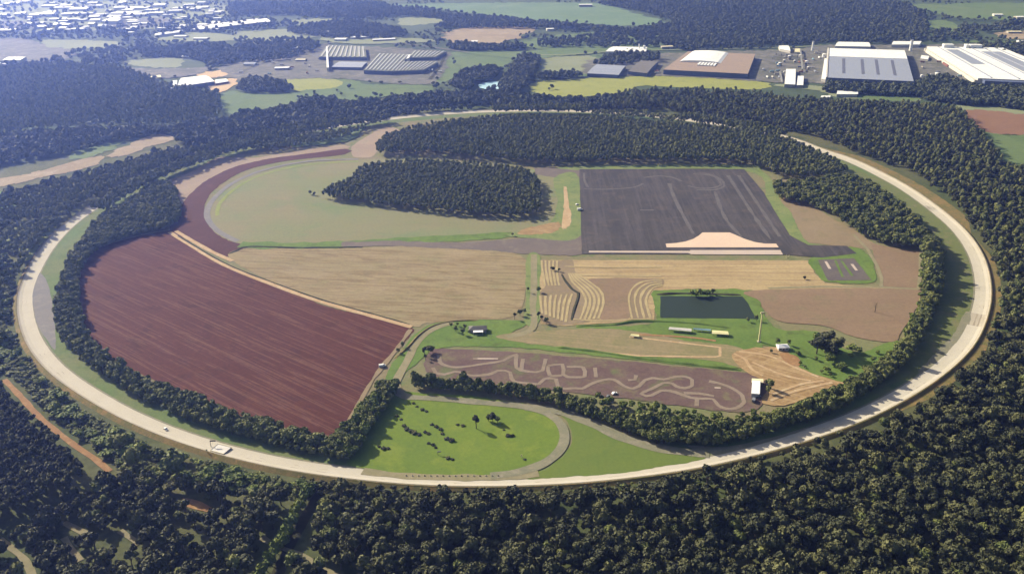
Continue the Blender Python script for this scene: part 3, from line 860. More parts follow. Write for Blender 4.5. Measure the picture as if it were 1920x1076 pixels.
for i, (nm, pts, mt, lab) in enumerate(far):
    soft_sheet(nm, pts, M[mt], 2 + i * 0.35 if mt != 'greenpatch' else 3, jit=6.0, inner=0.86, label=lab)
m, nt, bs = base_mat('sky_tint_water', 0.3, 0.5)
bs.inputs['Base Color'].default_value = (0.34, 0.52, 0.62, 1)  # sky reflection put into the water's base colour
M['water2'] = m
sheet('water', [(896, 161), (915, 155), (935, 155), (943, 160), (938, 171), (918, 170), (900, 166)], M['water2'], 16, jit=1, label='small pond with painted sky reflection below the far pasture')
ribbon('road', [[(440, 140), (480, 124), (520, 108), (580, 92), (640, 80), (760, 84), (880, 100)]], 12, M['faryard'], 17, 'far grey road past the ribbed halls')
ribbon('road', [[(836, 98), (834, 108), (820, 132), (806, 150)]], 9, M['darkground'], 18, 'dark service road beside the ribbed halls')
ribbon('road', [[(1000, 104), (1060, 104), (1150, 98), (1300, 94), (1480, 90), (1540, 86)]], 10, M['farpale'], 18, 'pale far road behind the factories')
# ------------------------------------------------------------------ trees
MAT_BARK = paint_mat('bark', (96, 84, 70), 0.9, 0.2, 0.6)
MAT_BARK_PALE = paint_mat('pale_bark', (196, 184, 150), 0.9, 0.15, 0.6)
FOL = {
    'forest': foliage_mat('dark_leaves', (0.027, 0.032, 0.015), (0.046, 0.051, 0.021), (0.088, 0.090, 0.034)),
    'belt': foliage_mat('belt_leaves', (0.064, 0.080, 0.022), (0.096, 0.112, 0.030), (0.142, 0.148, 0.044)),
    'bright': foliage_mat('bright_leaves', (0.070, 0.096, 0.018), (0.095, 0.126, 0.022), (0.130, 0.150, 0.030)),
    'wood': foliage_mat('plantation_leaves', (0.072, 0.088, 0.030), (0.112, 0.126, 0.040), (0.168, 0.172, 0.054)),
    'shrub': foliage_mat('shrub_leaves', (0.075, 0.092, 0.028), (0.115, 0.130, 0.040), (0.165, 0.170, 0.058)),
    'far': foliage_mat('far_leaves', (0.042, 0.056, 0.034), (0.060, 0.074, 0.042), (0.090, 0.102, 0.048)),
}


def ico(sub):
    bm = bmesh.new()
    bmesh.ops.create_icosphere(bm, subdivisions=sub, radius=1.0)
    v = np.array([p.co[:] for p in bm.verts])
    f = [tuple(q.index for q in p.verts) for p in bm.faces]
    bm.free()
    return v, f


ICO2, ICO1 = ico(2), ico(1)


def crown_mesh(name, seed, r, h, zc, lumps, leaves, leaf, flat=0.8, top=False, core=ICO2):
    """lumpy core hidden under many leaf-spray faces; r, h = half width and half height of the crown"""
    rn = np.random.default_rng(seed)
    mb = MB()
    cents = []
    for i in range(lumps):
        a = 2 * math.pi * i / max(1, lumps - 1) + rn.uniform(-0.5, 0.5)
        if i == 0:
            c, rr = np.array([rn.uniform(-.1, .1) * r, rn.uniform(-.1, .1) * r, zc + h * 0.25]), r * 0.66
        else:
            q = rn.uniform(0.35, 0.62) * r
            c = np.array([math.cos(a) * q, math.sin(a) * q, zc + h * rn.uniform(-0.45, 0.55)])
            rr = r * rn.uniform(0.36, 0.52)
        cents.append((c, rr))
        v = core[0].copy()
        off = rn.uniform(0, 50, 3)
        d = np.array([1 + 0.34 * mnoise.noise(Vector(p * 1.9 + off)) + 0.2 * mnoise.noise(Vector(p * 4.3 + off)) for p in v])
        sc3 = np.array([rr, rr, min(rr * 1.05, h * 0.75) * (flat if not top else 1.15)])
        v = v * d[:, None] * sc3 * 0.88 + c
        mb.add([tuple(p) for p in v], core[1])
    per = leaves // lumps
    for c, rr in cents:
        for k in range(per):
            n = rn.normal(size=3)
            n /= np.linalg.norm(n)
            if n[2] < -0.35:
                n[2] *= -1
            hs = min(rr * 1.05, h * 0.75) * (flat if not top else 1.15)
            p = c + n * np.array([rr, rr, hs]) * rn.uniform(0.80, 1.12)
            d = n + rn.normal(size=3) * 0.55
            d /= np.linalg.norm(d)
            t = np.cross(d, rn.normal(size=3))
            t /= np.linalg.norm(t)
            b = np.cross(d, t)
            s = leaf * rn.uniform(0.6, 1.35)
            u = s * rn.uniform(0.55, 1.0)
            mb.add([tuple(p - t * s - b * u * 0.4), tuple(p + t * s * 0.3 - b * u), tuple(p + t * s + b * u * 0.5), tuple(p - t * s * 0.2 + b * u)], [(0, 1, 2, 3)])
    return mb.mesh(name)


def trunk_mesh(name, seed, h, r, spread):
    rn = np.random.default_rng(seed)
    mb = MB()
    mb.tube([(0, 0, -0.6), (0.1, 0, h * 0.3), (-0.1, 0.1, h * 0.62), (0.05, 0, h)], [r, r * 0.8, r * 0.6, r * 0.25], 7)
    for i in range(4):
        a = i * 1.57 + rn.uniform(-.4, .4)
        z0 = h * rn.uniform(0.35, 0.6)
        e = (math.cos(a) * spread * 0.6, math.sin(a) * spread * 0.6, z0 + h * 0.3)
        mb.tube([(0, 0, z0), (e[0] * 0.5, e[1] * 0.5, z0 + h * 0.13), e], [r * 0.5, r * 0.35, r * 0.12], 5)
    return mb.mesh(name)


class Variant:
    def __init__(self, key, seed, r, h, lumps, leaves, leaf, fol, ht, flat=0.85, top=False, bark=None):
        self.crown = crown_mesh('crown', seed, r, h, ht - h * 0.9, lumps, leaves, leaf, flat, top)
        self.crown.materials.append(FOL[fol])
        self.trunk = trunk_mesh('trunk', seed + 500, ht * 0.8, 0.035 * ht, r)
        self.trunk.materials.append(bark or MAT_BARK)
        self.ht = ht


V = {}
V['forest'] = [Variant('f', 10 + i, 4.9 + 0.35 * (i % 3), 4.4, 6 + i % 3, 330, 0.95, 'forest', 11 + (i % 4) * 0.9, flat=0.95) for i in range(6)] + [Variant('f', 20, 6.3, 3.6, 9, 400, 1.0, 'forest', 10.5, flat=0.8), Variant('f', 21, 3.4, 4.6, 5, 240, 0.85, 'forest', 14.5, top=True), Variant('f', 22, 4.2, 3.2, 6, 280, 0.8, 'belt', 10, flat=0.9), Variant('f', 23, 3.0, 3.4, 4, 200, 0.8, 'forest', 12, top=True)]
V['belt'] = [Variant('b', 30 + i, 4.3 + 0.3 * (i % 3), 5.0, 7 + i % 2, 330, 0.85, 'belt', 12 + (i % 3) * 1.2, flat=1.0) for i in range(6)]
V['bright'] = [Variant('g', 50 + i, 3.6, 3.0, 6, 260, 0.8, 'bright', 7.0 + i % 2, flat=0.9) for i in range(4)]
V['wood'] = [Variant('w', 70 + i, 3.5, 5.4, 5, 200, 0.8, 'wood', 16 + (i % 3) * 1.4, top=True) for i in range(5)]
V['tall'] = [Variant('t', 90 + i, 3.0, 5.4, 5, 220, 0.75, 'forest', 19 + (i % 3) * 1.2, top=True) for i in range(4)]
V['shrub'] = [Variant('s', 110 + i, 2.4, 1.8, 5, 150, 0.55, 'shrub', 3.6 + 0.4 * (i % 2), flat=0.85) for i in range(4)]
V['lawn'] = [Variant('l', 150 + i, 2.6, 1.6, 5, 150, 0.55, 'forest', 3.0, flat=0.7) for i in range(3)]
V['far'] = [Variant('r', 130 + i, 6.4, 5.2, 6, 110, 1.7, 'far', 12 + i % 3, flat=1.0) for i in range(5)]

proto_col = {}
for key, vs in V.items():
    pc = bpy.data.collections.new('sprigs_' + key)       # meshes the stuff draws from; not in the scene
    for i, v in enumerate(vs):
        o = bpy.data.objects.new('tree_%s_%d' % (key, i), v.crown)
        pc.objects.link(o)
    proto_col[key] = pc


def scatter(name, key, pts, label, z=0.0):
    """one stuff object: crowns drawn at each point (x, y, turn, size)"""
    if len(pts) == 0:
        return None
    me = bpy.data.meshes.new(name)
    P = np.array([(p[0], p[1], z) for p in pts], np.float32)
    me.vertices.add(len(P))
    me.vertices.foreach_set('co', P.ravel())
    at = me.attributes.new('turn', 'FLOAT', 'POINT')
    at.data.foreach_set('value', np.array([p[2] for p in pts], np.float32))
    at = me.attributes.new('size', 'FLOAT_VECTOR', 'POINT')
    at.data.foreach_set('vector', np.array([(p[3], p[3], p[3] * p[4]) for p in pts], np.float32).ravel())
    at = me.attributes.new('pick', 'INT', 'POINT')
    at.data.foreach_set('value', RNG.integers(0, len(V[key]), len(P)).astype(np.int32))
    o = link(name, me)
    ng = bpy.data.node_groups.new(name, 'GeometryNodeTree')
    ng.interface.new_socket('Geometry', in_out='INPUT', socket_type='NodeSocketGeometry')
    ng.interface.new_socket('Geometry', in_out='OUTPUT', socket_type='NodeSocketGeometry')
    gi, go = ng.nodes.new('NodeGroupInput'), ng.nodes.new('NodeGroupOutput')
    ci = ng.nodes.new('GeometryNodeCollectionInfo')
    ci.inputs['Collection'].default_value = proto_col[key]
    ci.inputs['Separate Children'].default_value = True
    ci.inputs['Reset Children'].default_value = True
    ip = ng.nodes.new('GeometryNodeInstanceOnPoints')
    ip.inputs['Pick Instance'].default_value = True

    def attr(nm, ty):
        n = ng.nodes.new('GeometryNodeInputNamedAttribute')
        n.data_type = ty
        n.inputs['Name'].default_value = nm
        return n.outputs['Attribute']
    cx = ng.nodes.new('ShaderNodeCombineXYZ')
    ng.links.new(attr('turn', 'FLOAT'), cx.inputs['Z'])
    ng.links.new(gi.outputs[0], ip.inputs['Points'])
    ng.links.new(ci.outputs[0], ip.inputs['Instance'])
    ng.links.new(attr('pick', 'INT'), ip.inputs['Instance Index'])
    ng.links.new(cx.outputs[0], ip.inputs['Rotation'])
    ng.links.new(attr('size', 'FLOAT_VECTOR'), ip.inputs['Scale'])
    ng.links.new(ip.outputs[0], go.inputs[0])
    md = o.modifiers.new('crowns', 'NODES')
    md.node_group = ng
    return tag(o, label, None, None, 'stuff')


def grow(poly_px, spacing, size=(0.8, 1.2), hv=(0.9, 1.15), keep=1.0, row=None, ex=None, gap=None, ring=None, smooth=True):
    """tree points inside a traced base outline -> list (x, y, turn, size, tall)"""
    q = catmull([Vector(p) for p in poly_px], 12, True) if smooth else [Vector(p) for p in poly_px]
    poly = [(w.x, w.y) for w in (g(p.x, p.y) for p in q)]
    A_ = np.array(poly)
    x0, y0 = A_.min(0)
    x1, y1 = A_.max(0)
    nx, ny = int((x1 - x0) / spacing) + 1, int((y1 - y0) / spacing) + 1
    gx, gy = np.meshgrid(np.arange(nx), np.arange(ny))
    gx = gx + 0.5 * (gy % 2)
    P = np.c_[gx.ravel() * spacing + x0, gy.ravel() * spacing + y0].astype(float)
    j = 0.42 if row is None else 0.22
    P += RNG.uniform(-j, j, P.shape) * spacing
    if row is not None:
        c = P.mean(0)
        ca, sa = math.cos(row), math.sin(row)
        P = (P - c) @ np.array([[ca, sa], [-sa, ca]]) + c
    ok = inside(poly, P)
    P = P[ok]
    # keep what the frame (with a wide margin) can see
    D = np.c_[P, np.full(len(P), -H)]
    w = D @ np.array(FWD)
    px = 960 + F * (D @ np.array(RIGHT)) / w
    py = 538 + F * (D @ np.array(DOWN)) / w
    P = P[(px > -170) & (px < 2090) & (py < 1190) & (py > -30)]
    if keep < 1:
        P = P[RNG.random(len(P)) < keep]
    if ring is not None:
        ro = ring_off(P)
        if ring == 'view':      # clear of the road edge all round, wider below the near bend where low growth stands first
            P = P[ro > 18 + 10 * np.clip(-np.sin(np.arctan2(P[:, 1] - RC.y, P[:, 0] - RC.x)), 0, 1) ** 2]
        else:
            P = P[(ro > ring) if ring > 0 else (ro < ring)]
    for line, wd in (ex or []):
        L = [(w_.x, w_.y) for w_ in line_w(line, True, 10)]
        P = P[dist_line(L, P) > wd]
    if gap is not None:
        scale, thr = gap
        nn = np.array([mnoise.noise(Vector((p[0] / scale, p[1] / scale, 2.2))) for p in P]) if len(P) else np.zeros(0)
        P = P[nn < thr]
    n = len(P)
    return [(P[i, 0], P[i, 1], a, s, t) for i, a, s, t in zip(range(n), RNG.uniform(0, 6.28, n), RNG.uniform(*size, n), RNG.uniform(*hv, n))]


def infront(p):
    v = proj((p[0], p[1], 6))
    return v is not None and 8 < v[0] < 1912 and 6 < v[1] < 1072


def depth(p):
    return proj((p[0], p[1], 6))[2] / p[3]


_proto = {}


def tree(name, key, x, y, turn, size, tall, label, cat, group=None, pick=None):
    """one tree thing: empty at its foot > trunk, crown (mesh data shared with others of its form)"""
    vs = V[key]
    v = vs[pick if pick is not None else random.randrange(len(vs))]
    e = empty(name, (x, y, 0.1), turn)
    e.scale = (size, size, size * tall)
    tag(e, label, cat, group)
    link('trunk', v.trunk, (), e)
    link('crown', v.crown, (), e)
    return e


def split_near(pts, n):
    vis = [i for i, p in enumerate(pts) if infront(p)]
    vis.sort(key=lambda i: depth(pts[i]))
    near = set(vis[:n])
    return [p for i, p in enumerate(pts) if i in near], [p for i, p in enumerate(pts) if i not in near]


rowdir = A((1500, 960), (1900, 860))
lane = [(612, 900), (585, 955), (560, 1000), (535, 1050), (515, 1100)]
paths_ex = [([(338, 940), (398, 964)], 8), ([(-10, 1006), (22, 1032), (48, 1056), (66, 1094)], 6), ([(120, 984), (160, 1006)], 6), ([(120, 1012), (150, 1056)], 6), ([(150, 1000), (230, 1032)], 6), ([(330, 990), (390, 1030)], 6),
            ([(490, 1008), (520, 1024), (560, 1040), (600, 1062), (650, 1090)], 5), ([(225, 999), (262, 1024)], 6), ([(1050, 968), (1085, 990)], 7), ([(1590, 1012), (1630, 1035)], 6)]
R1 = [(-250, 1100), (-60, 1040), (80, 985), (190, 915), (260, 905), (330, 915), (430, 930), (560, 945), (600, 915), (760, 912), (900, 914), (1100, 908), (1300, 878), (1500, 832), (1620, 792), (1700, 742), (1790, 686), (1850, 615), (2150, 560), (2250, 1300), (-250, 1300)]
fpts = grow(R1, 7.4, (0.5, 1.38), (0.8, 1.2), row=rowdir, ex=[(lane, 14), ([(582, 928), (560, 965), (540, 1005), (518, 1042), (495, 1080), (478, 1110)], 14)] + paths_ex, gap=(38, 0.62), ring='view', smooth=False)
near, rest = split_near(fpts, 300)
for p in near:
    tree('forest_tree', 'forest', *p, 'rounded tree in the dense dark forest below the track', 'tree', 'forest trees in the foreground')
scatter('forest', 'forest', rest, 'dark forest of rounded crowns filling the ground below and right of the track')

R2 = [(1850, 625), (1862, 540), (1850, 480), (1818, 425), (1772, 375), (1700, 325), (1600, 288), (1540, 262), (1470, 246), (1380, 228), (1250, 212), (1140, 208), (1140, 196), (1180, 180), (1300, 176), (1400, 182), (1500, 194), (1600, 198), (1700, 204), (1780, 210), (1826, 245), (1868, 292), (1905, 330), (2100, 370), (2150, 565)]
f2 = grow(R2, 8.6, (0.8, 1.2), (0.9, 1.25), ex=[([(1500, 272), (1620, 318), (1720, 372), (1790, 425)], 20)], gap=(45, 0.55), ring=17)
scatter('forest', 'wood', f2[::2], 'mixed forest outside the ring at upper right', 0)
scatter('forest', 'forest', f2[1::2], 'darker trees mixed through the upper right forest', 0)

# plantation at lower left
LP = [(-200, 690), (2, 736), (50, 793), (134, 871), (174, 905), (60, 980), (-40, 1020), (-200, 1050)]
scatter('forest', 'tall', grow(LP, 5.0, (0.8, 1.05), (0.95, 1.1), row=A((0, 760), (120, 870)), smooth=False), 'tall dark plantation at the lower left edge')
# scrub between the orange track and the ring
SC = [(-200, 470), (0, 470), (30, 520), (30, 620), (70, 700), (150, 770), (300, 850), (420, 875), (560, 905), (606, 912), (560, 938), (430, 925), (330, 905), (215, 885), (150, 825), (70, 755), (15, 705), (-200, 690)]
oex = [([(8, 712), (70, 778), (150, 842), (206, 884)], 8)]
s1 = grow(SC, 8.0, (0.7, 2.1), (0.4, 0.7), keep=0.62, ex=oex, gap=(30, 0.25), ring=21, smooth=False)
scatter('scrub', 'bright', s1, 'green scrubby trees between the track and the orange dirt path')
s2 = grow(SC, 4.0, (0.6, 1.6), (0.45, 0.8), keep=0.85, ex=oex, gap=(50, 0.4), ring=14.5, smooth=False)
scatter('undergrowth', 'shrub', s2, 'low olive undergrowth on the bank outside the left bend')
s3 = grow([(560, 905), (700, 905), (900, 912), (1100, 906), (1300, 876), (1500, 830), (1620, 788), (1700, 738), (1700, 748), (1620, 800), (1500, 845), (1300, 902), (1100, 934), (900, 942), (700, 938), (560, 930)], 4.4, (0.3, 0.6), (0.7, 1.1), keep=0.9, ring=14)
scatter('undergrowth', 'forest', s3, 'low brownish undergrowth along the outer foot of the track')
for i, (x, y, s) in enumerate([(252, 880, 1.9), (335, 902, 2.2), (228, 850, 1.5), (300, 868, 1.4)]):
    w = g(x, y)
    tree('broadleaf_tree', 'belt', w.x, w.y, i * 1.3, s, 0.9, ['big round grey green tree near the lower end of the orange path', 'biggest round tree of the scrub, just above the short orange clearing',
         'round tree right beside the orange dirt path', 'round tree behind the two biggest crowns of the scrub'][i], 'tree')
# outside the left bend and upper left wood
W7 = [(-120, 405), (20, 378), (100, 352), (200, 326), (330, 296), (420, 280), (425, 292), (330, 312), (265, 340), (200, 378), (160, 405), (125, 412), (60, 420), (-120, 432)]
scatter('woodland', 'wood', grow(W7, 7.5, (0.8, 1.15), (0.9, 1.15), ring=14), 'dark blue green wood hugging the ring at upper left')
W7b = [(-120, 432), (0, 425), (50, 430), (40, 470), (20, 520), (20, 640), (-120, 660)]
scatter('scrub', 'belt', grow(W7b, 8.5, (0.7, 1.2), (0.8, 1.1), keep=0.8, gap=(35, 0.35), ring=22), 'scattered scrub trees at the left edge')
W7c = [(60, 425), (100, 418), (122, 415), (85, 455), (60, 500), (46, 540), (30, 540), (40, 490)]
scatter('scrub', 'belt', grow(W7c, 8.0, (0.8, 1.15), (0.9, 1.1), keep=0.9, ring=14), 'trees shading the road at the left bend')

# woods inside the ring
F3 = [(708, 294), (706, 284), (735, 262), (800, 246), (880, 234), (1000, 228), (1100, 230), (1200, 238), (1300, 246), (1400, 256), (1480, 274), (1530, 296), (1575, 318), (1590, 330), (1540, 338), (1470, 338), (1428, 322), (1390, 311), (1200, 309), (1000, 310), (930, 303), (850, 297), (780, 293)]
scatter('woodland', 'wood', grow(F3, 6.4, (0.85, 1.1), (0.95, 1.2), ring=-22), 'broad dark wood filling the north of the infield')
F4 = [(606, 372), (625, 358), (658, 346), (674, 328), (700, 318), (760, 313), (850, 314), (960, 325), (1000, 338), (1012, 360), (1014, 396), (1000, 409), (950, 411), (850, 404), (760, 395), (690, 386), (640, 380)]
scatter('woodland', 'wood', grow(F4, 5.6, (0.76, 1.05), (0.85, 1.08)), 'dark island grove on the pale fallow field')
F5 = [(1450, 354), (1530, 348), (1590, 340), (1640, 360), (1690, 397), (1730, 432), (1756, 470), (1742, 478), (1640, 455), (1600, 437), (1560, 408), (1510, 388), (1455, 374)]
scatter('woodland', 'belt', grow(F5, 7.6, (0.85, 1.2), (0.9, 1.15), ring=-24), 'belt of trees inside the ring at upper right')
# ring belts
BR = [(1730, 474), (1752, 465), (1764, 500), (1760, 560), (1733, 628), (1700, 680), (1650, 722), (1590, 762), (1500, 802), (1420, 825), (1330, 838), (1240, 834), (1180, 815), (1110, 782), (1030, 754), (920, 740), (780, 730), (775, 720), (900, 728), (1000, 742), (1090, 762), (1150, 785), (1230, 800), (1330, 808), (1440, 790), (1540, 756), (1590, 726), (1645, 694), (1690, 652), (1722, 592), (1735, 530)]
BL = [(640, 868), (560, 850), (470, 827), (360, 792), (270, 752), (200, 708), (150, 672), (114, 632), (108, 570), (122, 520), (142, 475), (172, 435), (200, 405), (240, 388), (285, 352), (325, 356), (340, 405), (320, 428), (250, 445), (188, 470), (160, 498), (148, 545), (158, 612), (188, 664), (260, 712), (340, 745), (450, 785), (560, 818), (625, 833), (655, 825)]
BD = [(628, 832), (655, 812), (700, 757), (722, 728), (748, 728), (738, 752), (700, 805), (665, 858), (640, 868)]
b1 = grow(BR, 5.8, (0.85, 1.35), (1.0, 1.45), ring=-15)
b1 = [(x, y, a, s_ * (1.0 if y > RC.y - 330 else 0.8), t * (1.0 if y > RC.y - 330 else 0.85)) for x, y, a, s_, t in b1]
b2 = grow(BL, 6.6, (0.75, 1.1), (0.8, 1.1), ring=-22)
b3 = grow(BD, 6.2, (0.75, 1.05), (0.85, 1.1), ring=-20)
NB = len(b1) + len(b2) + len(b3)
tagged = [(p, 0) for p in b1] + [(p, 1) for p in b2] + [(p, 2) for p in b3]
vis = sorted([t for t in tagged if infront(t[0])], key=lambda t: depth(t[0]))
nearb = vis[:300]
BLAB = ['green tree in the curved tree belt along the right and lower right bend', 'green tree in the curved tree belt between red field and track', 'green tree in the short diagonal belt between red field and lawn']
ids = set(id(t[0]) for t in nearb)
for p, k in nearb:
    tree('belt_tree', 'bright' if k == 2 else 'belt', *(p if k < 2 else (p[0], p[1], p[2], p[3] * 1.45, p[4])), BLAB[k], 'tree', ['trees of the right ring belt', 'trees of the left ring belt', 'trees of the diagonal belt'][k])  # diagonal belt's sunlit side is put into brighter leaf colour
scatter('tree_belt', 'belt', [t[0] for t in tagged if id(t[0]) not in ids], 'farther trees of the curved belts inside the ring')
# sunny understory at the foot of the belts
u1 = grow([(1440, 775), (1520, 752), (1580, 726), (1640, 690), (1680, 645), (1700, 640), (1660, 700), (1590, 745), (1500, 785), (1440, 800), (1300, 800), (1220, 790), (1130, 762), (1090, 748), (1130, 748), (1240, 768), (1340, 780)], 5.5, (0.6, 1.1), (0.7, 1.1), keep=0.75)
scatter('undergrowth', 'bright', u1, 'bright green bushes along the inner edge of the right belt')
u2 = grow([(622, 826), (648, 800), (688, 752), (720, 716), (734, 722), (704, 765), (664, 815)], 4.0, (0.8, 1.2), (0.7, 1.0), keep=0.8)  # bright leaf colour stands in for sun on this side
scatter('undergrowth', 'bright', u2, 'bushes with leaves coloured bright for sun beside the diagonal belt')
u3 = grow([(150, 560), (170, 640), (260, 706), (340, 738), (450, 776), (560, 808), (625, 824), (560, 822), (450, 790), (340, 750), (250, 712), (165, 650)], 4.5, (0.6, 1.2), (0.7, 1.1), keep=0.55)
scatter('undergrowth', 'shrub', u3, 'low bushes between the red field and its tree belt')
u4 = grow([(1726, 480), (1740, 480), (1742, 560), (1705, 640), (1690, 640), (1722, 570)], 4.5, (0.6, 1.2), (0.8, 1.2), keep=0.7)
scatter('undergrowth', 'bright', u4, 'bright bushes on the inner edge of the right belt by the brown fields')
u5 = grow([(1500, 640), (1540, 630), (1600, 640), (1650, 655), (1630, 690), (1580, 712), (1530, 690), (1490, 665)], 7, (0.4, 1.9), (0.5, 0.9), keep=0.22, gap=(25, 0.1))
scatter('undergrowth', 'bright', u5, 'scattered bushes on the green ground at the lower right')



def ring_trees(key, x0y0, x1y1, lo, hi, spacing, size, hv, keep=1.0):
    a0_, a1_ = ang_px(*x0y0), ang_px(*x1y1)
    sp = (a1_ - a0_) % (2 * math.pi)
    out = []
    off = lo
    while off <= hi:
        n = int(sp * 650 / spacing)
        for i in range(n):
            if random.random() > keep:
                continue
            a = a0_ + sp * (i + random.uniform(-.35, .35)) / n
            r = float(ring_r(a)) + off + random.uniform(-.3, .3) * spacing
            out.append((RC.x + math.cos(a) * r, RC.y + math.sin(a) * r, random.uniform(0, 6.28), random.uniform(*size), random.uniform(*hv)))
        off += spacing
    return out


cp = ring_trees('wood', (730, 231), (150, 405), -40, -11, 6.0, (.9, 1.15), (.95, 1.25)) + ring_trees('wood', (1105, 215), (920, 207), -42, -11, 6.0, (.9, 1.15), (1, 1.25)) + ring_trees('wood', (1480, 262), (1290, 224), -40, -11, 5.5, (.9, 1.2), (1.1, 1.35)) + ring_trees('wood', (640, 250), (180, 385), 13, 30, 7, (.8, 1.1), (.9, 1.2), .85) + ring_trees('wood', (1300, 226), (1110, 216), -44, -12, 6.0, (.8, 1.0), (.7, .95), .8)
scatter('woodland', 'wood', cp, 'trees crowding both sides of the far half of the ring track')
# dense lower storey of the belts
u0 = []
def along(pts, spacing, side, size, hv):
    q = line_w(pts, True, 3)
    out, acc = [], 0.0
    for a, b in zip(q[:-1], q[1:]):
        acc += (b - a).length
        if acc >= spacing:
            acc = 0.0
            out.append((b.x + random.uniform(-side, side), b.y + random.uniform(-side, side), random.uniform(0, 6.28), random.uniform(*size), random.uniform(*hv)))
    return out


BLINE = [(778, 722), (840, 728), (900, 733), (960, 740), (1020, 752), (1080, 768), (1130, 785), (1190, 810), (1250, 822), (1330, 828)]
u0 += along(BLINE, 2.2, 3.5, (0.6, 0.9), (0.8, 1.1)) + along([(x, y + 5) for x, y in BLINE], 2.2, 3, (0.45, 0.75), (0.8, 1.1))
for poly in (BR, BL, BD):
    u0 += grow(poly, 4.4, (0.55, 0.8), (0.75, 1.15), keep=0.85, ring=-16)
scatter('undergrowth', 'belt', u0, 'dense lower storey filling the tree belts inside the ring')

W8 = [(285, 354), (330, 324), (400, 300), (440, 291), (520, 284), (560, 279), (640, 264), (700, 240), (728, 234), (700, 238), (655, 250), (560, 262), (470, 278), (420, 280), (360, 300), (300, 330)]
scatter('woodland', 'wood', grow(W8, 6.2, (0.75, 1.0), (0.8, 1.05), ring=-11), 'wood between the far left part of the ring and the tan strip')

# far woods
FW = [
    ('wood', 8.5, 0.95, [(-120, 150), (40, 132), (160, 128), (240, 138), (325, 168), (400, 184), (418, 205), (400, 232), (300, 240), (200, 238), (100, 246), (-120, 256)], 'large dark blue wood at the left'),
    ('far', 10.5, 0.85, [(-120, 262), (20, 258), (150, 248), (330, 242), (430, 228), (520, 218), (620, 205), (700, 200), (745, 208), (860, 205), (900, 200), (870, 212), (760, 228), (712, 244), (640, 260), (560, 262), (500, 284), (430, 290), (420, 278), (330, 268), (325, 252), (262, 260), (190, 272), (120, 292), (-120, 322)], 'band of woods outside the ring at upper left'),
    ('far', 10.0, 0.8, [(-120, 384), (40, 363), (140, 343), (212, 318), (280, 299), (335, 284), (420, 286), (330, 298), (200, 330), (100, 356), (20, 380), (-120, 400)], 'wood between the quarry and the ring'),
    ('far', 9.0, 0.9, [(440, 222), (540, 206), (580, 190), (660, 196), (760, 188), (880, 178), (960, 176), (1000, 188), (1080, 192), (1150, 186), (1150, 206), (1000, 208), (900, 198), (760, 200), (640, 208), (520, 222)], 'dark wood strip behind the top of the ring'),
    ('far', 10.0, 1.0, [(936, 172), (955, 135), (980, 108), (1012, 112), (1002, 140), (988, 162), (975, 178), (945, 178)], 'dark wooded stream by the blue pond'),
    ('far', 9.0, 1.0, [(845, 164), (868, 140), (900, 132), (938, 134), (928, 150), (890, 160), (880, 172)], 'dark wood beside the blue pond'),
    ('far', 15.0, 1.0, [(1130, 6), (1450, 5), (1690, 8), (1742, 62), (1702, 82), (1560, 82), (1500, 84), (1340, 92), (1290, 96), (1240, 80), (1290, 68), (1190, 60), (1262, 45), (1205, 24)], 'wide dark forest at the upper right'),
    ('far', 13.0, 0.9, [(590, 48), (660, 42), (740, 56), (765, 64), (740, 74), (640, 74), (540, 62)], 'dark wood behind the ribbed halls'),
    ('far', 15.0, 1.0, [(430, 8), (720, 8), (730, 16), (800, 20), (830, 30), (920, 34), (1040, 46), (1130, 54), (1240, 60), (1190, 68), (1040, 56), (860, 54), (815, 52), (840, 38), (745, 32), (640, 36), (540, 30), (430, 30)], 'winding dark wood below the far pale field'),
    ('far', 12.0, 0.9, [(254, 86), (270, 80), (300, 92), (420, 86), (442, 116), (400, 126), (352, 110), (270, 108)], 'dark wood patch behind the white shed'),
    ('far', 18.0, 0.3, [(-120, 56), (90, 50), (260, 54), (430, 30), (560, 50), (420, 62), (260, 74), (120, 76), (-120, 74)], 'dark wood strip below the far town'),
    ('far', 15.0, 0.4, [(-120, 126), (60, 120), (150, 98), (260, 92), (250, 112), (160, 128), (40, 132), (-120, 145)], 'wood between the far fields at left'),
    ('far', 9.0, 0.85, [(452, 160), (480, 150), (520, 156), (548, 172), (500, 176), (446, 172)], 'dark tree clump beside the green meadow'),
    ('far', 8.5, 1.0, [(1548, 164), (1640, 166), (1716, 170), (1722, 181), (1640, 180), (1545, 174)], 'dark trees in front of the white warehouse'),
    ('far', 8.5, 1.0, [(1722, 160), (1770, 150), (1830, 168), (1960, 174), (1960, 210), (1870, 202), (1800, 198), (1722, 184)], 'dark trees below the white factory'),
    ('far', 12.0, 0.5, [(440, 84), (560, 76), (600, 90), (540, 112), (450, 118)], 'scattered far trees among the sheds'),
    ('far', 11.0, 0.5, [(1150, 105), (1210, 104), (1240, 116), (1180, 122), (1110, 128)], 'trees among the grey sheds'),
    ('far', 14.0, 0.6, [(1260, 60), (1000, 80), (1010, 90), (1240, 90), (1290, 96)], 'thin dark wood below the upper right forest'),
    ('far', 14.0, 0.45, [(1745, 62), (1960, 40), (1960, 60), (1860, 62), (1800, 76), (1740, 80)], 'scattered far trees at the upper right'),
    ('far', 24.0, 0.22, [(-120, 8), (430, 8), (430, 26), (300, 52), (60, 52), (-120, 40)], 'trees scattered through the far town'),
    ('far', 10.0, 0.4, [(1810, 100), (1960, 104), (1960, 90), (1860, 84)], 'trees behind the white factory'),
    ('far', 9.0, 0.7, [(1006, 152), (1010, 144), (1090, 143), (1090, 147), (1030, 152)], 'hedge line above the yellow field'),
    ('far', 9.0, 0.8, [(835, 92), (870, 84), (900, 90), (985, 88), (980, 94), (900, 97)], 'dark tree clump by the bare tan field'),
]
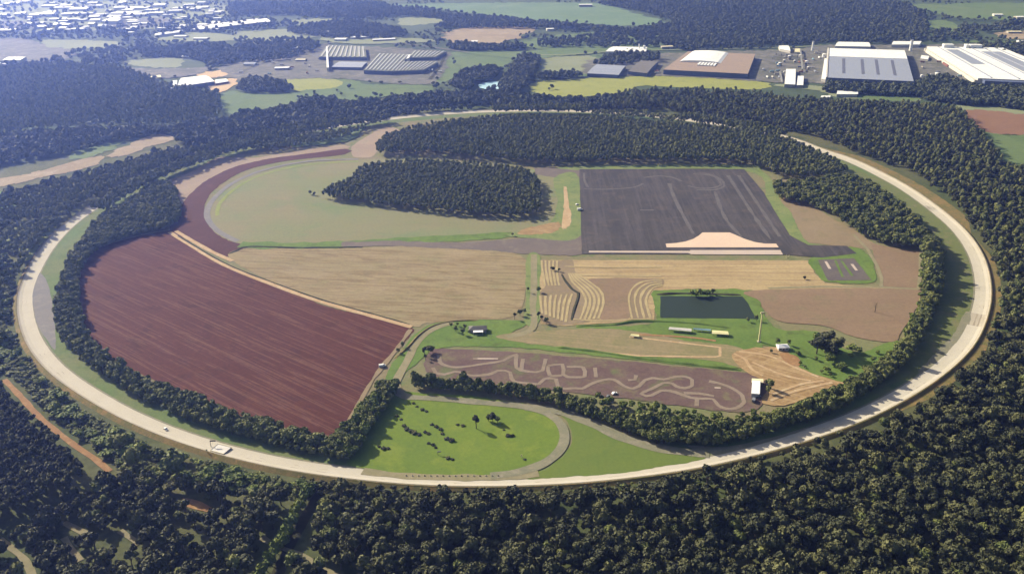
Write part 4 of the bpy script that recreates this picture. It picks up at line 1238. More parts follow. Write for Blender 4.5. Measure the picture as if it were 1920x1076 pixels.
yard_px = [f[1] for f in far] + [[(888, 158), (915, 150), (940, 150), (950, 160), (940, 180), (915, 178), (892, 170)]]
lo_ = grow([(-160, 5), (2080, 5), (2080, 200), (1300, 160), (960, 170), (400, 240), (-160, 330)], 24, (0.5, 1.15), (0.6, 1.2), keep=0.8, gap=(170, 0.0), smooth=False)
PP = np.array([(p[0], p[1]) for p in lo_])
bad = np.zeros(len(PP), bool)
for yp in yard_px:
    bad |= inside([(w_.x, w_.y) for w_ in (g(*c_) for c_ in yp)], PP)
lo_ = [p for p, b_ in zip(lo_, bad) if not b_]
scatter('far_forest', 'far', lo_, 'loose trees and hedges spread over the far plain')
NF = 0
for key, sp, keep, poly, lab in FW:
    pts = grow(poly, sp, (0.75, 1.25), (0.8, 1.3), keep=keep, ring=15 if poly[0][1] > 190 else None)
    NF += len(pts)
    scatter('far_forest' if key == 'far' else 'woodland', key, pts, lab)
print('COUNTS forest', len(fpts), 'f2', len(f2), 'belts', NB, 'far', NF, 'scrub', len(s1), len(s2))

# ------------------------------------------------------------------ buildings
BM = {
    'white': paint_mat('white_sheet_roof', (250, 250, 250), 0.5, 0.05, 10, 0.66),
    'offwhite': paint_mat('weathered_white_wall', (232, 228, 222), 0.7, 0.08, 6),
    'blue': paint_mat('blue_grey_wall', (104, 116, 150), 0.7, 0.12, 8),
    'lav': paint_mat('grey_metal_roof', (172, 178, 198), 0.5, 0.07, 12, streak=(2.5, 40, 4)),
    'dark': paint_mat('dark_skylight', (112, 110, 128), 0.4, 0.1, 6),
    'brown': paint_mat('brown_gravel_roof', (172, 150, 134), 0.9, 0.1, 14),
    'grey': paint_mat('grey_tile_roof', (120, 116, 114), 0.8, 0.14, 3),
    'concrete': paint_mat('concrete_wall', (186, 180, 170), 0.85, 0.12, 5),
    'ribroof': paint_mat('grey_green_roof', (150, 156, 140), 0.8, 0.08, 14, 0.42),
    'rib': paint_mat('pale_roof_rib', (206, 206, 206), 0.6, 0.08, 6, 0.5),
    'cream': paint_mat('cream_paint', (244, 232, 190), 0.6, 0.05, 3, 0.6),
    'yellow': paint_mat('pale_yellow_paint', (238, 232, 176), 0.6, 0.05, 3, 0.6),
    'red': paint_mat('red_brown_cladding', (150, 96, 84), 0.8, 0.12, 4),
    'glass': paint_mat('dark_glass', (40, 46, 56), 0.15, 0.1, 2),
    'tyre': paint_mat('black_rubber', (34, 34, 34), 0.9, 0.1, 1),
    'carwhite': paint_mat('white_car_paint', (246, 246, 246), 0.3, 0.03, 2, 0.6),
    'cargrey': paint_mat('grey_car_paint', (150, 154, 160), 0.35, 0.05, 2),
    'lightblue': paint_mat('pale_blue_tarp', (150, 190, 214), 0.6, 0.06, 2),
    'steel': paint_mat('galvanised_steel', (170, 170, 166), 0.5, 0.1, 2),
    'darksteel': paint_mat('dark_steel', (58, 56, 54), 0.6, 0.1, 2),
}


def add_prism(mb, q, z0, z1, mi=0):
    n = len(q)
    vs = [(p[0], p[1], z0) for p in q] + [(p[0], p[1], z1) for p in q]
    fs = [tuple(range(n, 2 * n)), tuple(reversed(range(n)))]
    for i in range(n):
        fs.append((i, (i + 1) % n, n + (i + 1) % n, n + i))
    mb.add(vs, fs, mi)


def quad_from(fl, fr, br, bl, h):
    return [g(*p, z=h) for p in (fl, fr, br, bl)]


def lerp2(q, s, t):
    return (q[0] * (1 - s) + q[1] * s) * (1 - t) + (q[3] * (1 - s) + q[2] * s) * t


def shrink(q, d):
    c = (q[0] + q[1] + q[2] + q[3]) / 4
    return [c + (p - c) * (1 - d / max((p - c).length, 1)) for p in q]


def roof_slopes(q, h, rise, ts, over=0.8, thick=0.5):
    """roof of ridges and valleys; ts = [(fraction of depth, height)]"""
    mb = MB()
    qq = shrink(q, -over)
    rows = []
    for t, z in ts:
        a, b = qq[0].lerp(qq[3], t), qq[1].lerp(qq[2], t)
        rows.append(((a.x, a.y, h + z * rise), (b.x, b.y, h + z * rise)))
    n = len(rows)
    top = [p for r in rows for p in r]
    bot = [(p[0], p[1], p[2] - thick) for p in top]
    fs = []
    for i in range(n - 1):
        fs.append((2 * i, 2 * i + 1, 2 * i + 3, 2 * i + 2))
        fs.append((2 * n + 2 * i + 2, 2 * n + 2 * i + 3, 2 * n + 2 * i + 1, 2 * n + 2 * i))
        for s in (0, 1):
            a, b = 2 * i + s, 2 * i + 2 + s
            fs.append((a, b, 2 * n + b, 2 * n + a) if s == 0 else (b, a, 2 * n + a, 2 * n + b))
    fs.append((1, 0, 2 * n, 2 * n + 1))
    k = 2 * n - 2
    fs.append((k, k + 1, 2 * n + k + 1, 2 * n + k))
    mb.add(top + bot, fs)
    return mb


def gable_walls(q, h, rise, ts, cut=0.55):
    """walls that follow the roof line at the two ends"""
    mb = MB()
    n = len(ts)
    L = [q[0].lerp(q[3], t) for t, z in ts]
    R = [q[1].lerp(q[2], t) for t, z in ts]
    vs, fs = [], []
    for side in (L, R):
        vs += [(p.x, p.y, 0) for p in side] + [(p.x, p.y, h + z * rise - cut) for p, (t, z) in zip(side, ts)]
    for i in range(n - 1):
        fs.append((i + 1, i, n + i, n + i + 1))
        fs.append((2 * n + i, 2 * n + i + 1, 3 * n + i + 1, 3 * n + i))
    fs.append((0, 2 * n, 3 * n, n))
    fs.append((3 * n - 1, n - 1, 2 * n - 1, 4 * n - 1))
    mb.add(vs, fs)
    return mb


def hall(name, quad, h, label, cat='factory hall', wall='offwhite', roof='white', ridge=0.5, rise=2.0, ts=None, group=None, base_z=None):
    q = quad if isinstance(quad[0], Vector) else quad_from(*quad, h)
    c = (q[0] + q[1] + q[2] + q[3]) / 4
    q = [Vector((p.x - c.x, p.y - c.y, 0)) for p in q]
    e = tag(empty(name, (c.x, c.y, 0.3)), label, cat, group)
    if ts is None:
        ts = [(0, 0), (ridge, 1), (1, 0)] if rise else [(0, 0), (1, 0)]
    gable_walls(q, h, rise, ts).build('wall', BM[wall], e)
    roof_slopes(q, h, rise, ts).build('roof', BM[roof], e)
    return e, q


def strip_on(q, h, s0, s1, t0, t1, z0, z1, thick=0.3):
    """a panel lying on a roof, from depth t0 (height z0) to t1 (height z1)"""
    mb = MB()
    a, b, c, d = lerp2(q, s0, t0), lerp2(q, s1, t0), lerp2(q, s1, t1), lerp2(q, s0, t1)
    vs = [(a.x, a.y, h + z0), (b.x, b.y, h + z0), (c.x, c.y, h + z1), (d.x, d.y, h + z1)]
    vs += [(p[0], p[1], p[2] + thick) for p in vs]
    mb.add(vs, [(3, 2, 1, 0), (4, 5, 6, 7), (0, 1, 5, 4), (1, 2, 6, 5), (2, 3, 7, 6), (3, 0, 4, 7)])
    return mb


def centred(x, y, w, d, h, rot=0.0, dx=0.0):
    """rectangle standing on the ground at pixel (x, y)"""
    p = g(x, y)
    co, si = math.cos(rot), math.sin(rot)
    return [Vector((p.x + a * co - b * si, p.y + a * si + b * co, h)) for a, b in ((-w / 2, -d / 2), (w / 2, -d / 2), (w / 2, d / 2), (-w / 2, d / 2))]


# the big white warehouse
e, q = hall('warehouse', ((1553, 146), (1713, 153), (1696, 95), (1556, 91)), 15, 'large warehouse with back roof painted sunlit white and front shaded grey with four dark skylights', 'warehouse', 'blue', 'lav', 0.66, 1.6)
strip_on(q, 15, 0.0, 1.0, 0.667, 0.998, 1.65, 0.1).build('roof', BM['white'], e)  # sun and shade on the slopes put into colour: white back, grey front
for k, s in enumerate((0.185, 0.42, 0.60, 0.80)):
    strip_on(q, 15, s - 0.018, s + 0.018, 0.14, 0.60, 1.6 * 0.14 / .66 + 0.05, 1.6 * 0.60 / .66 + 0.05).build('skylight', BM['dark'], e)
mb = MB()
p0, p1 = lerp2(q, -0.012, 0), lerp2(q, -0.012, 1)
add_prism(mb, [p0 + Vector((-4, 0, 0)), p0, p1, p1 + Vector((-4, 0, 0))], 0, 16.0)
mb.build('side_wing', BM['offwhite'], e)
strip_on(q, 0, 0.0, 1.0, -0.035, -0.012, 5.2, 5.6).build('canopy', BM['lav'], e)
# the wide white factory at the right edge
e, q = hall('factory', ((1834, 147), (2040, 156), (1880, 90), (1738, 88)), 14, 'huge white roofed factory at the right edge with several long roof ridges', 'factory', 'offwhite', 'white', 0.5, 0.0)
for k, s in enumerate((0.14, 0.40, 0.56, 0.72, 0.88)):
    strip_on(q, 14, s - 0.010, s + 0.004, 0.02, 0.98, 0.0, 0.0, 1.6).build('roof_ridge', BM['lav'], e)
strip_on(q, 14, 0.19, 0.34, 0.42, 0.9, 0.1, 0.1, 0.25).build('roof_panel', BM['lav'], e)
strip_on(q, 14, 0.60, 0.84, 0.25, 0.85, 0.1, 0.1, 0.25).build('roof_panel', BM['lav'], e)
for s0, s1 in ((0.20, 0.33), (0.49, 0.53), (0.55, 0.70)):
    strip_on(q, 14, s0, s1, 0.965, 1.0, 0.0, 0.0, 9.0).build('roof_monitor', BM['white'], e)
mb = MB()
add_prism(mb, [lerp2(q, 0.04, -0.045), lerp2(q, 1, -0.045), lerp2(q, 1, -0.004), lerp2(q, 0.04, -0.004)], 0, 12.0)
mb.build('loading_block', BM['blue'], e)
mb = MB()
add_prism(mb, [lerp2(q, -0.03, 0.0), lerp2(q, -0.004, 0.0), lerp2(q, -0.004, 1.0), lerp2(q, -0.03, 1.0)], 0, 9.0)
mb.build('side_wing', BM['offwhite'], e)
mb = MB()
add_prism(mb, [lerp2(q, -0.045, 0.46), lerp2(q, -0.032, 0.46), lerp2(q, -0.032, 0.56), lerp2(q, -0.045, 0.56)], 0, 6.0)
mb.build('porch', BM['red'], e)
# brown factory with the white upper roof
e, q = hall('factory', ((1244, 131), (1402, 139), (1416, 102), (1290, 97)), 13, 'brown roofed factory with dark blue front and a white upper roof', 'factory', 'blue', 'brown', 0.5, 0.0)
mb = MB()
pr = [(0.02, 0.0), (0.05, 3.2), (0.16, 5.0), (0.28, 5.8), (0.40, 5.2), (0.52, 3.0), (0.56, 0.0)]
vs = []
for s, z in pr:
    for t in (0.42, 0.99):
        w = lerp2(q, s + 0.05, t)
        vs.append((w.x, w.y, 13.1 + z))
n = len(pr)
mb.add(vs, [(2 * i, 2 * i + 2, 2 * i + 3, 2 * i + 1) for i in range(n - 1)] + [tuple(2 * i for i in reversed(range(n))), tuple(2 * i + 1 for i in range(n))])
mb.build('upper_roof', BM['white'], e)
for k in range(6):
    strip_on(q, 13, 0.34 + k * 0.04, 0.365 + k * 0.04, 0.26, 0.40, 0.02, 0.02, 3.0 - 0.2 * k).build('roof_vent', BM['white'], e)
# smaller halls nearby
hall('shed', ((1101, 138), (1160, 141), (1173, 124), (1119, 121)), 9, 'grey roofed shed alone at the left end of the factory row', 'shed', 'blue', 'lav', 0.5, 2.0)
hall('shed', ((1178, 134), (1213, 138), (1234, 116), (1202, 114)), 10, 'long grey shed between the small grey shed and brown factory', 'shed', 'blue', 'grey', 0.5, 2.0)
e, q = hall('factory', ((1136, 97), (1211, 97), (1213, 89), (1150, 88)), 9, 'long low white hall with two chimneys beyond the grey sheds', 'factory', 'offwhite', 'white', 0.5, 3)
for s in (0.80, 0.94):
    w = lerp2(q, s, 0.5)
    mb = MB()
    mb.tube([(w.x, w.y, 6), (w.x, w.y, 24 if s < .9 else 20)], [2.2 if s < .9 else 4, 1.8 if s < .9 else 3.6], 10)
    mb.build('chimney', BM['white'], e)
hall('factory', ((1566, 87), (1632, 88), (1628, 80), (1572, 79)), 9, 'low white hall right behind the big white warehouse', 'factory', 'offwhite', 'white', 0.45, 3)
hall('factory', ((1672, 84), (1724, 84), (1728, 78), (1676, 78)), 9, 'narrow white hall behind and right of the big white warehouse', 'factory', 'offwhite', 'white', 0.5, 2)
hall('factory', ((1540, 148), (1550, 150), (1553, 112), (1546, 110)), 8, 'narrow white annex along the left side of the big warehouse', 'annex', 'offwhite', 'white', 0.5, 1)
hall('shed', ((1471, 158), (1491, 159), (1492, 130), (1474, 130)), 8, 'small shed with white front roof left of the big warehouse', 'shed', 'concrete', 'white', 0.5, 2)
hall('shed', ((1494, 160), (1506, 160), (1507, 143), (1496, 143)), 7, 'narrow white shed beside the small one with white front roof', 'shed', 'concrete', 'white', 0.5, 1.5)
hall('shed', ((1462, 92), (1482, 96), (1478, 86), (1460, 86)), 8, 'bright white shed in the pipework yard', 'shed', 'offwhite', 'white', 0.5, 3)
hall('shed', ((1490, 98), (1500, 98), (1500, 92), (1491, 92)), 6, 'small pinkish shed beside the white chimney', 'shed', 'cream', 'cream', 0.5, 2)
hall('shed', ((1726, 110), (1740, 112), (1742, 106), (1728, 104)), 5, 'tiny white shed between the two big white roofs', 'shed', 'offwhite', 'white', 0.5, 1)
hall('gatehouse', ((1569, 177), (1608, 177), (1609, 170), (1571, 170)), 7, 'white two storey house at the foot of the big warehouse', 'house', 'offwhite', 'white', 0.5, 1.5)
hall('shed', ((1539, 183), (1556, 183), (1557, 180), (1541, 180)), 3, 'low white shed left of the white two storey house', 'shed', 'offwhite', 'white', 0.5, .6)
hall('shed', ((1904, 86), (1950, 88), (1950, 76), (1906, 76)), 8, 'white shed at the right edge behind the huge factory', 'shed', 'offwhite', 'white', 0.5, 3)
for x, y, hh, r, lab in ((1523, 96, 26, 3.2, 'thick white chimney left of the big warehouse'), (1707, 96, 30, 4.2, 'tall white silo right of the big warehouse')):
    w = g(x, y)
    e = tag(empty('chimney', (w.x, w.y, 0.3)), lab, 'chimney')
    mb = MB()
    mb.tube([(0, 0, 0), (0, 0, hh * .5), (0, 0, hh)], [r * 1.1, r, r * .9], 14)
    mb.build('shaft', BM['white'], e)
    mb = MB()
    mb.tube([(0, 0, hh), (0, 0, hh + 1.2)], [r * 1.05, r * 1.05], 14)
    mb.build('rim', BM['lav'], e)
# storage tanks and pipework in the yard
tank0 = None
for i, (x, y, r, hh) in enumerate([(1545, 108, 6, 9), (1462, 124, 5, 8), (1470, 118, 4, 7), (1480, 112, 5, 10), (1490, 118, 4, 6), (1500, 110, 4, 9), (1512, 120, 5, 7), (1515, 132, 4, 8), (1728, 146, 4, 6), (1757, 142, 6, 6)]):
    w = g(x, y)
    lab = ['round white tank beside the left wing of the big warehouse', 'grey tank at the left end of the pipework yard', 'second tank of the yard row, next to the leftmost', 'tallest grey tank of the pipework yard',
           'small tank in the middle of the pipework yard', 'tank just left of the thick white chimney', 'low wide tank below the thick white chimney', 'tank nearest the two small white-front sheds',
           'small white tank at the corner of the warehouse shadow', 'low round tank between the trees and the huge factory'][i]
    e = tag(empty('storage_tank', (w.x, w.y, 0.3)), lab, 'tank', 'storage tanks among the factories')
    mb = MB()
    mb.tube([(0, 0, 0), (0, 0, hh)], [r, r], 14)
    mb.build('shell', BM['white' if i in (0, 8, 9) else 'concrete'], e)
    mb = MB()
    mb.tube([(0, 0, hh), (0, 0, hh + r * .2), (0, 0, hh + r * .3)], [r * 1.01, r * .7, r * .1], 14)
    mb.build('lid', BM['white'], e)
for i, (a, b, hh) in enumerate([((1448, 112), (1512, 114), 7), ((1500, 98), (1504, 136), 8), ((1455, 104), (1495, 108), 6), ((1462, 138), (1466, 158), 5)]):
    pa, pb = g(*a), g(*b)
    e = tag(empty('pipe_rack', (pa.x, pa.y, 0.3)), ['long pipe rack running across the tank yard', 'pipe rack running away towards the thick chimney', 'shorter pipe rack at the back of the tank yard', 'pipe rack along the left of the small white sheds'][i], 'pipe rack')
    d = pb - pa
    mb = MB()
    nrm = Vector((-d.y, d.x, 0)).normalized()
    for k in (-1, 0, 1):
        mb.tube([nrm * k * 1.6 + Vector((0, 0, hh)), d + nrm * k * 1.6 + Vector((0, 0, hh))], [.6, .6], 6)
    mb.build('pipes', BM['steel'], e)
    for k in range(5):
        c = d * (k / 4)
        mb = MB()
        mb.box((c.x, c.y, 0), (1, 4, hh - .7), math.atan2(d.y, d.x))
        mb.build('post', BM['concrete'], e)

# ribbed halls at upper left centre
def ribbed(quad, h, label, nr, wall='blue'):
    e, q = hall('factory_hall', quad, h, label, 'factory hall', wall, 'ribroof', 0.5, 0.0, group='ribbed factory halls')
    mb = MB()
    for k in range(nr):
        s = (k + 0.5) / nr
        m2 = strip_on(q, h, s - 0.16 / nr, s + 0.16 / nr, 0.02, 0.98, 0.02, 0.02, 1.8)
        mb.add(m2.v, m2.f)
    mb.build('roof_ribs', BM['rib'], e)
    return e, q


ribbed(((598, 107), (687, 108), (684, 88), (614, 86)), 10, 'ribbed factory hall, leftmost of the group, behind the long low block', 10)
ribbed(((682, 132), (738, 134), (769, 103), (710, 101)), 11, 'ribbed factory hall in the middle of the group, narrow and deep', 8)
ribbed(((738, 134), (795, 132), (822, 117), (755, 116)), 10, 'ribbed factory hall at the front right of the group', 9)
ribbed(((764, 109), (817, 108), (836, 97), (776, 96)), 9, 'ribbed factory hall at the back right of the group', 8)
hall('factory_hall', ((622, 126), (678, 127), (688, 117), (636, 116)), 8, 'long low blue grey block in front of the leftmost ribbed hall', 'factory hall', 'blue', 'lav', 0.5, 1, group='ribbed factory halls')
hall('annex', ((612.5, 127), (616.5, 127), (614, 88), (611.5, 88)), 12, 'tall thin white annex at the left end of the ribbed halls', 'annex', 'offwhite', 'white', 0.5, 0.5)
hall('annex', ((762, 111), (767, 109), (770, 103), (766, 103)), 13, 'small white block between the ribbed halls', 'annex', 'offwhite', 'white', 0.5, 0.5)
# white shed by the sand yard
e, q = hall('factory', ((333, 163), (402, 153), (385, 142), (340, 147)), 10, 'bright white shed with dark front beside the orange sand yard', 'factory', 'blue', 'white', 0.55, 3)
hall('shed', ((320, 166), (332, 164), (332, 151), (322, 152)), 9, 'small white shed at the left end of the bright white one', 'shed', 'offwhite', 'white', 0.5, 1.5)
hall('shed', ((404, 157), (428, 153), (424, 148), (404, 150)), 6, 'white shed with reddish edge at the right of the bright white one', 'shed', 'red', 'white', 0.5, 1)
hall('shed', ((268, 150), (302, 145), (300, 141), (270, 146)), 6, 'long narrow shed left of the bright white one', 'shed', 'cream', 'cream', 0.5, 1.5)
hall('shed', ((244, 142), (262, 140), (262, 136), (246, 137)), 6, 'low pale shed at the edge of the dark left wood', 'shed', 'cream', 'cream', 0.5, 1.5)
# long roofs
hall('factory', ((372, 56), (500, 41), (482, 36), (370, 49)), 10, 'very long white roofed hall slanting across the far plain', 'factory', 'blue', 'white', 0.5, 2, ts=[(0, 0), (.22, 1), (.4, .1), (.62, 1), (.8, .1), (1, .6)])
hall('factory', ((290, 67), (344, 60), (342, 57), (292, 63)), 9, 'long thin white roof left of the very long hall', 'factory', 'offwhite', 'white', 0.5, 2)
hall('factory', ((488, 42), (508, 41), (500, 35), (490, 36)), 13, 'taller white block at the right end of the very long hall', 'factory', 'offwhite', 'white', 0.5, 1)
# other sheds over the plain (pixel x, y, width, depth, height, turn)
plain = [(553, 22, 22, 30, 8, 'lone white shed on the far plain left of the long pale field'), (612, 63, 30, 30, 8, 'white shed behind the leftmost ribbed hall'), (1098, 12, 55, 26, 9, 'lone white shed on the far pale field'),
         (1031, 57, 24, 20, 7, 'white shed right of the bare tan field'), (675, 72, 60, 30, 7, 'long white sheds at the left of a row behind the ribbed halls'), (720, 76, 75, 24, 6, 'long thin white shed at the right of a row behind the ribbed halls'),
         (640, 76, 40, 30, 7, 'grey white shed just behind the ribbed halls'), (890, 82, 20, 26, 9, 'white farm house at the bare tan field'), (886, 88, 14, 18, 6, 'small pinkish house by the white farm house'),
         (340, 70, 46, 24, 6, 'pale shed below the long thin white roof'), (378, 74, 50, 24, 6, 'pale shed below the very long white hall'), (352, 108, 26, 22, 6, 'small pale shed on the far dug ground'),
         (510, 108, 44, 26, 7, 'pale shed on the grey yard left of the ribbed halls'), (545, 104, 30, 26, 7, 'bluish shed on the grey yard nearest the ribbed halls'), (565, 114, 30, 18, 5, 'low cream shed at the edge of the grey yard'),
         (470, 122, 34, 24, 6, 'low grey shed where the grey yard begins'), (530, 130, 40, 20, 6, 'dull white shed at the front of the grey yard'), (560, 92, 40, 22, 6, 'pale shed at the back of the grey yard'),
         (1402, 60, 18, 18, 6, 'small white house in the far upper right forest'), (1372, 82, 40, 14, 5, 'pale long roof at the foot of the upper right forest'), (1500, 52, 50, 14, 5, 'pale long roof deep in the upper right forest'),
         (1870, 30, 30, 24, 7, 'white shed near the upper right corner'), (1910, 34, 26, 24, 6, 'white shed at the upper right edge'), (1900, 62, 40, 20, 6, 'pale shed on the far beige field'),
         (940, 41, 26, 18, 6, 'tiny pale shed under the far pale field'), (1250, 90, 34, 18, 6, 'low pinkish shed right of the long white hall')]
for i, (x, y, w, d, hh, lab) in enumerate(plain):
    cr = i in (8, 14, 19, 20, 23, 25)
    hall('shed', centred(x, y + 1, w, d, hh, random.uniform(-.25, .2)), hh, lab, 'shed', 'concrete' if i % 3 else 'offwhite', 'cream' if cr else ('lav' if i in (12, 13, 15) else 'white'), 0.5, 1.6)
# the far town
town = [(25, 9, 60), (45, 6, 50), (150, 20, 70), (228, 16, 55), (262, 17, 90), (238, 27, 100), (260, 30, 80), (342, 17, 70), (300, 13, 50), (66, 46, 60), (112, 38, 60), (120, 50, 60), (156, 40, 30), (183, 31, 20), (195, 31, 28), (216, 36, 50), (238, 36, 40),
        (296, 28, 60), (315, 32, 34), (205, 53, 24), (193, 54, 26), (245, 66, 24), (270, 46, 40), (95, 13, 60), (140, 28, 80), (175, 9, 40), (205, 22, 26), (180, 42, 36), (212, 44, 60), (250, 43, 40), (330, 24, 50), (285, 21, 50), (355, 12, 40), (380, 16, 50),
        (15, 60, 60), (30, 118, 50), (10, 124, 40), (12, 146, 20), (400, 22, 30), (160, 16, 30), (75, 30, 60), (40, 30, 40), (100, 24, 40), (126, 14, 50), (5, 20, 50)] + [(random.uniform(0, 420), random.uniform(6, 62), random.uniform(18, 44)) for _ in range(60)]
tg = 'white buildings of the far town'
protoH = {}
for i, (x, y, w) in enumerate(town):
    s = random.choice((0, 1, 2))
    if s not in protoH:
        e, q = hall('town_building', [Vector((a, b, 0)) for a, b in ((-15, -11), (15, -11), (15, 11), (-15, 11))], 8, 'white flat-roofed building in the hazy far town', 'building', 'offwhite', 'white', [0.5, 0.5, 0.8][s], [1.5, 0.0, 3][s], group=tg)
        protoH[s] = e
    else:
        src = protoH[s]
        e = src.copy()
        COL.objects.link(e)
        for ch in src.children:
            c = ch.copy()
            COL.objects.link(c)
            c.parent = e
    p = g(x, y + 1)
    e.location = (p.x, p.y, 0.3)
    k = w / 30
    e.scale = (k * 1.1, max(0.8, k * 0.9), random.uniform(0.9, 1.7))
    e.rotation_euler = (0, 0, random.uniform(-0.2, 0.15))
    e['label'] = 'white building of the hazy far town at upper left'
    e['group'] = tg

# ------------------------------------------------------------------ small buildings inside the ring
def house(x, y, w, d, h, rot, label, roofm, wallm, hip=1.0, front=None):
    p = g(x, y)
    e = tag(empty('house', (p.x, p.y, 0.9), rot), label, 'house')
    mb = MB()
    mb.box((0, 0, -1), (w, d, h + 1))
    mb.build('wall', BM[wallm], e)
    mb = MB()
    W, D, r = w / 2 + .8, d / 2 + .8, max(0.5, w / 2 - d / 2 * hip)
    rz = h + d * 0.28
    mb.add([(-W, -D, h + .02), (W, -D, h + .02), (W, D, h + .02), (-W, D, h + .02), (-r, 0, rz), (r, 0, rz)], [(0, 1, 5, 4), (2, 3, 4, 5), (1, 2, 5), (3, 0, 4), (3, 2, 1, 0)])
    mb.build('roof', BM[roofm], e)
    for k in (-.3, .3):
        mb = MB()
        mb.box((k * w, -d / 2 - .06, 1.0), (1.6, .1, 1.3))
        mb.build('window', BM['glass'], e)
    mb = MB()
    mb.box((0, -d / 2 - .07, 0), (1.2, .1, 2.1))
    mb.build('door', BM['red'], e)
    if front:
        mb = MB()
        fw, fd, fx = front
        mb.box((fx, -d / 2 - fd / 2 - .3, 2.9), (fw, fd, .3))
        for s in (-1, 1):
            mb.box((fx + s * (fw / 2 - .4), -d / 2 - fd, 0), (.3, .3, 2.9))
        mb.build('porch_roof', BM['white'], e)
    return e


house(896, 621, 19, 9, 3.4, 0.02, 'grey roofed house with a white porch roof on the bright grass', 'grey', 'concrete', 1, (11, 5, 0.5))
house(1467, 655, 11, 7, 3.2, 0.05, 'small white hut with white roof beside the orange bare earth', 'white', 'offwhite', 0.2)
hall('shed', ((1409, 737), (1424, 738), (1425, 715), (1411, 714)), 5, 'white roofed shed at the right end of the driving course', 'shed', 'offwhite', 'white', 0.5, 1.2)
hall('shed', ((1410, 716), (1430, 717), (1430, 711), (1411, 710)), 4, 'low pale lean-to behind the white shed of the driving course', 'shed', 'concrete', 'cream', 0.5, .6)


def canopy(quad, h, label, roofm):
    q = quad_from(*quad, h)
    c = (q[0] + q[1] + q[2] + q[3]) / 4
    q = [Vector((p.x - c.x, p.y - c.y, 0)) for p in q]
    e = tag(empty('open_shelter', (c.x, c.y, 0.6)), label, 'shelter')
    roof_slopes(q, h, .8, [(0, 0), (.5, 1), (1, 0)], .3, .25).build('roof', BM[roofm], e)
    for s in (0.04, 0.5, 0.96):
        for t in (0.08, 0.92):
            w = lerp2(q, s, t)
            mb = MB()
            mb.box((w.x, w.y, 0), (.4, .4, h - .2))
            mb.build('post', BM['steel'], e)


canopy(((1254, 618), (1296, 622), (1296, 617), (1256, 614)), 3, 'long off white open shelter on the grass below the pond', 'offwhite')
canopy(((1335, 626), (1366, 628), (1364, 622), (1336, 620)), 3, 'yellowish open shelter right of the long off white one', 'yellow')
canopy(((1300, 618), (1332, 621), (1332, 618), (1301, 616)), 2.4, 'thin pale blue open shelter between the two others', 'lightblue')
canopy(((1182, 630), (1198, 632), (1198, 628), (1184, 627)), 2, 'small yellow shelter at the left end of the orange sand strip', 'yellow')

# light mast
b = g(1423, 641)
lo, hi = 1.0, 120.0
for _ in range(40):
    mid = (lo + hi) / 2
    if proj((b.x, b.y, mid))[1] > 588:
        lo = mid
    else:
        hi = mid
mh = lo
e = tag(empty('light_mast', (b.x, b.y, 0.5)), 'tall thin pale yellow mast standing at the right of the pond', 'mast')
mb = MB()
mb.tube([(0, 0, -.5), (0, 0, mh * .5), (0, 0, mh)], [1.15, .95, .7], 10)
mb.build('pole', BM['yellow'], e)
mb = MB()
mb.box((0, 0, mh), (4.2, 2.2, .5))
mb.box((0, -.8, mh + .5), (4.0, .5, 1.4))
mb.build('lamp_head', BM['cream'], e)
mb = MB()
mb.box((0, 0, -.4), (4, 4, 1.0))
mb.build('base', BM['concrete'], e)

# pale slab bridge across the road at lower left
pb = g(415, 844)
aa = math.atan2(pb.y - RC.y, pb.x - RC.x)
rr_ = float(ring_r(aa))
cen = RC + Vector((math.cos(aa), math.sin(aa), 0)) * (rr_ + 0.5)
e = tag(empty('crossing_slab', (cen.x, cen.y, 0.55), aa + math.pi / 2), 'white concrete crossing slab with raised edges on the track at lower left', 'bridge')
mb = MB()
mb.box((0, 0, 0), (14, 10.0, 1.2))
mb.build('deck', BM['offwhite'], e)
for s in (-1, 1):
    mb = MB()
    mb.box((0, s * 5.2, 0), (14.6, .3, 1.6))
    mb.build('parapet', BM['cream'], e)
mb = MB()
mb.box((-7.25, 0, 0), (.4, 10, 1.4))
mb.box((7.25, 0, 0), (.4, 10, 1.4))
mb.build('edge_beam', BM['concrete'], e)


def sign_post(x, y, h, mat, label, arm=0, z=0.3):
    p = g(x, y)
    e = tag(empty('sign_post', (p.x, p.y, z)), label, 'post')
    mb = MB()
    mb.tube([(0, 0, -.3), (0, 0, h)], [.28, .22], 6)
    mb.build('pole', BM[mat], e)
    mb = MB()
    mb.box((arm / 2, 0, h - 1.2), (max(arm, 1.4), .3, 1.2))
    mb.build('panel', BM[mat], e)


sign_post(396, 838, 7, 'darksteel', 'dark post with arm beside the white crossing slab', 5)
sign_post(389, 851, 5, 'yellow', 'short yellow post at the outer corner of the white crossing slab')
sign_post(1474, 485, 5, 'cream', 'small pale post at the lower right corner of the skid pad')
sign_post(1479, 484, 4, 'cream', 'slightly shorter pale post next to the one at the pad corner')
sign_post(821, 853, 4, 'steel', 'small pale goal-like post on the green lawn', 3)
sign_post(978, 858, 3, 'cream', 'tiny pale post near the right side of the lawn')

# posts along the inner edge of the track at the bottom
for i in range(16):
    x = 762 + i * 11.5
    y = 893.5 - 0.0009 * (x - 870) ** 2 * 0.05
    p = g(x, y)
    e = tag(empty('barrier_post', (p.x, p.y, 0.4)), 'short white and dark barrier post on the lawn edge beside the track', 'barrier post', 'row of barrier posts along the near track edge')
    mb = MB()
    mb.box((0, 0, 0), (1.1, .5, .9))
    mb.build('block', BM['offwhite' if i % 3 else 'darksteel'], e)
    mb = MB()
    mb.box((0, 0, .9), (.7, .3, .3))
    mb.build('cap', BM['darksteel'], e)


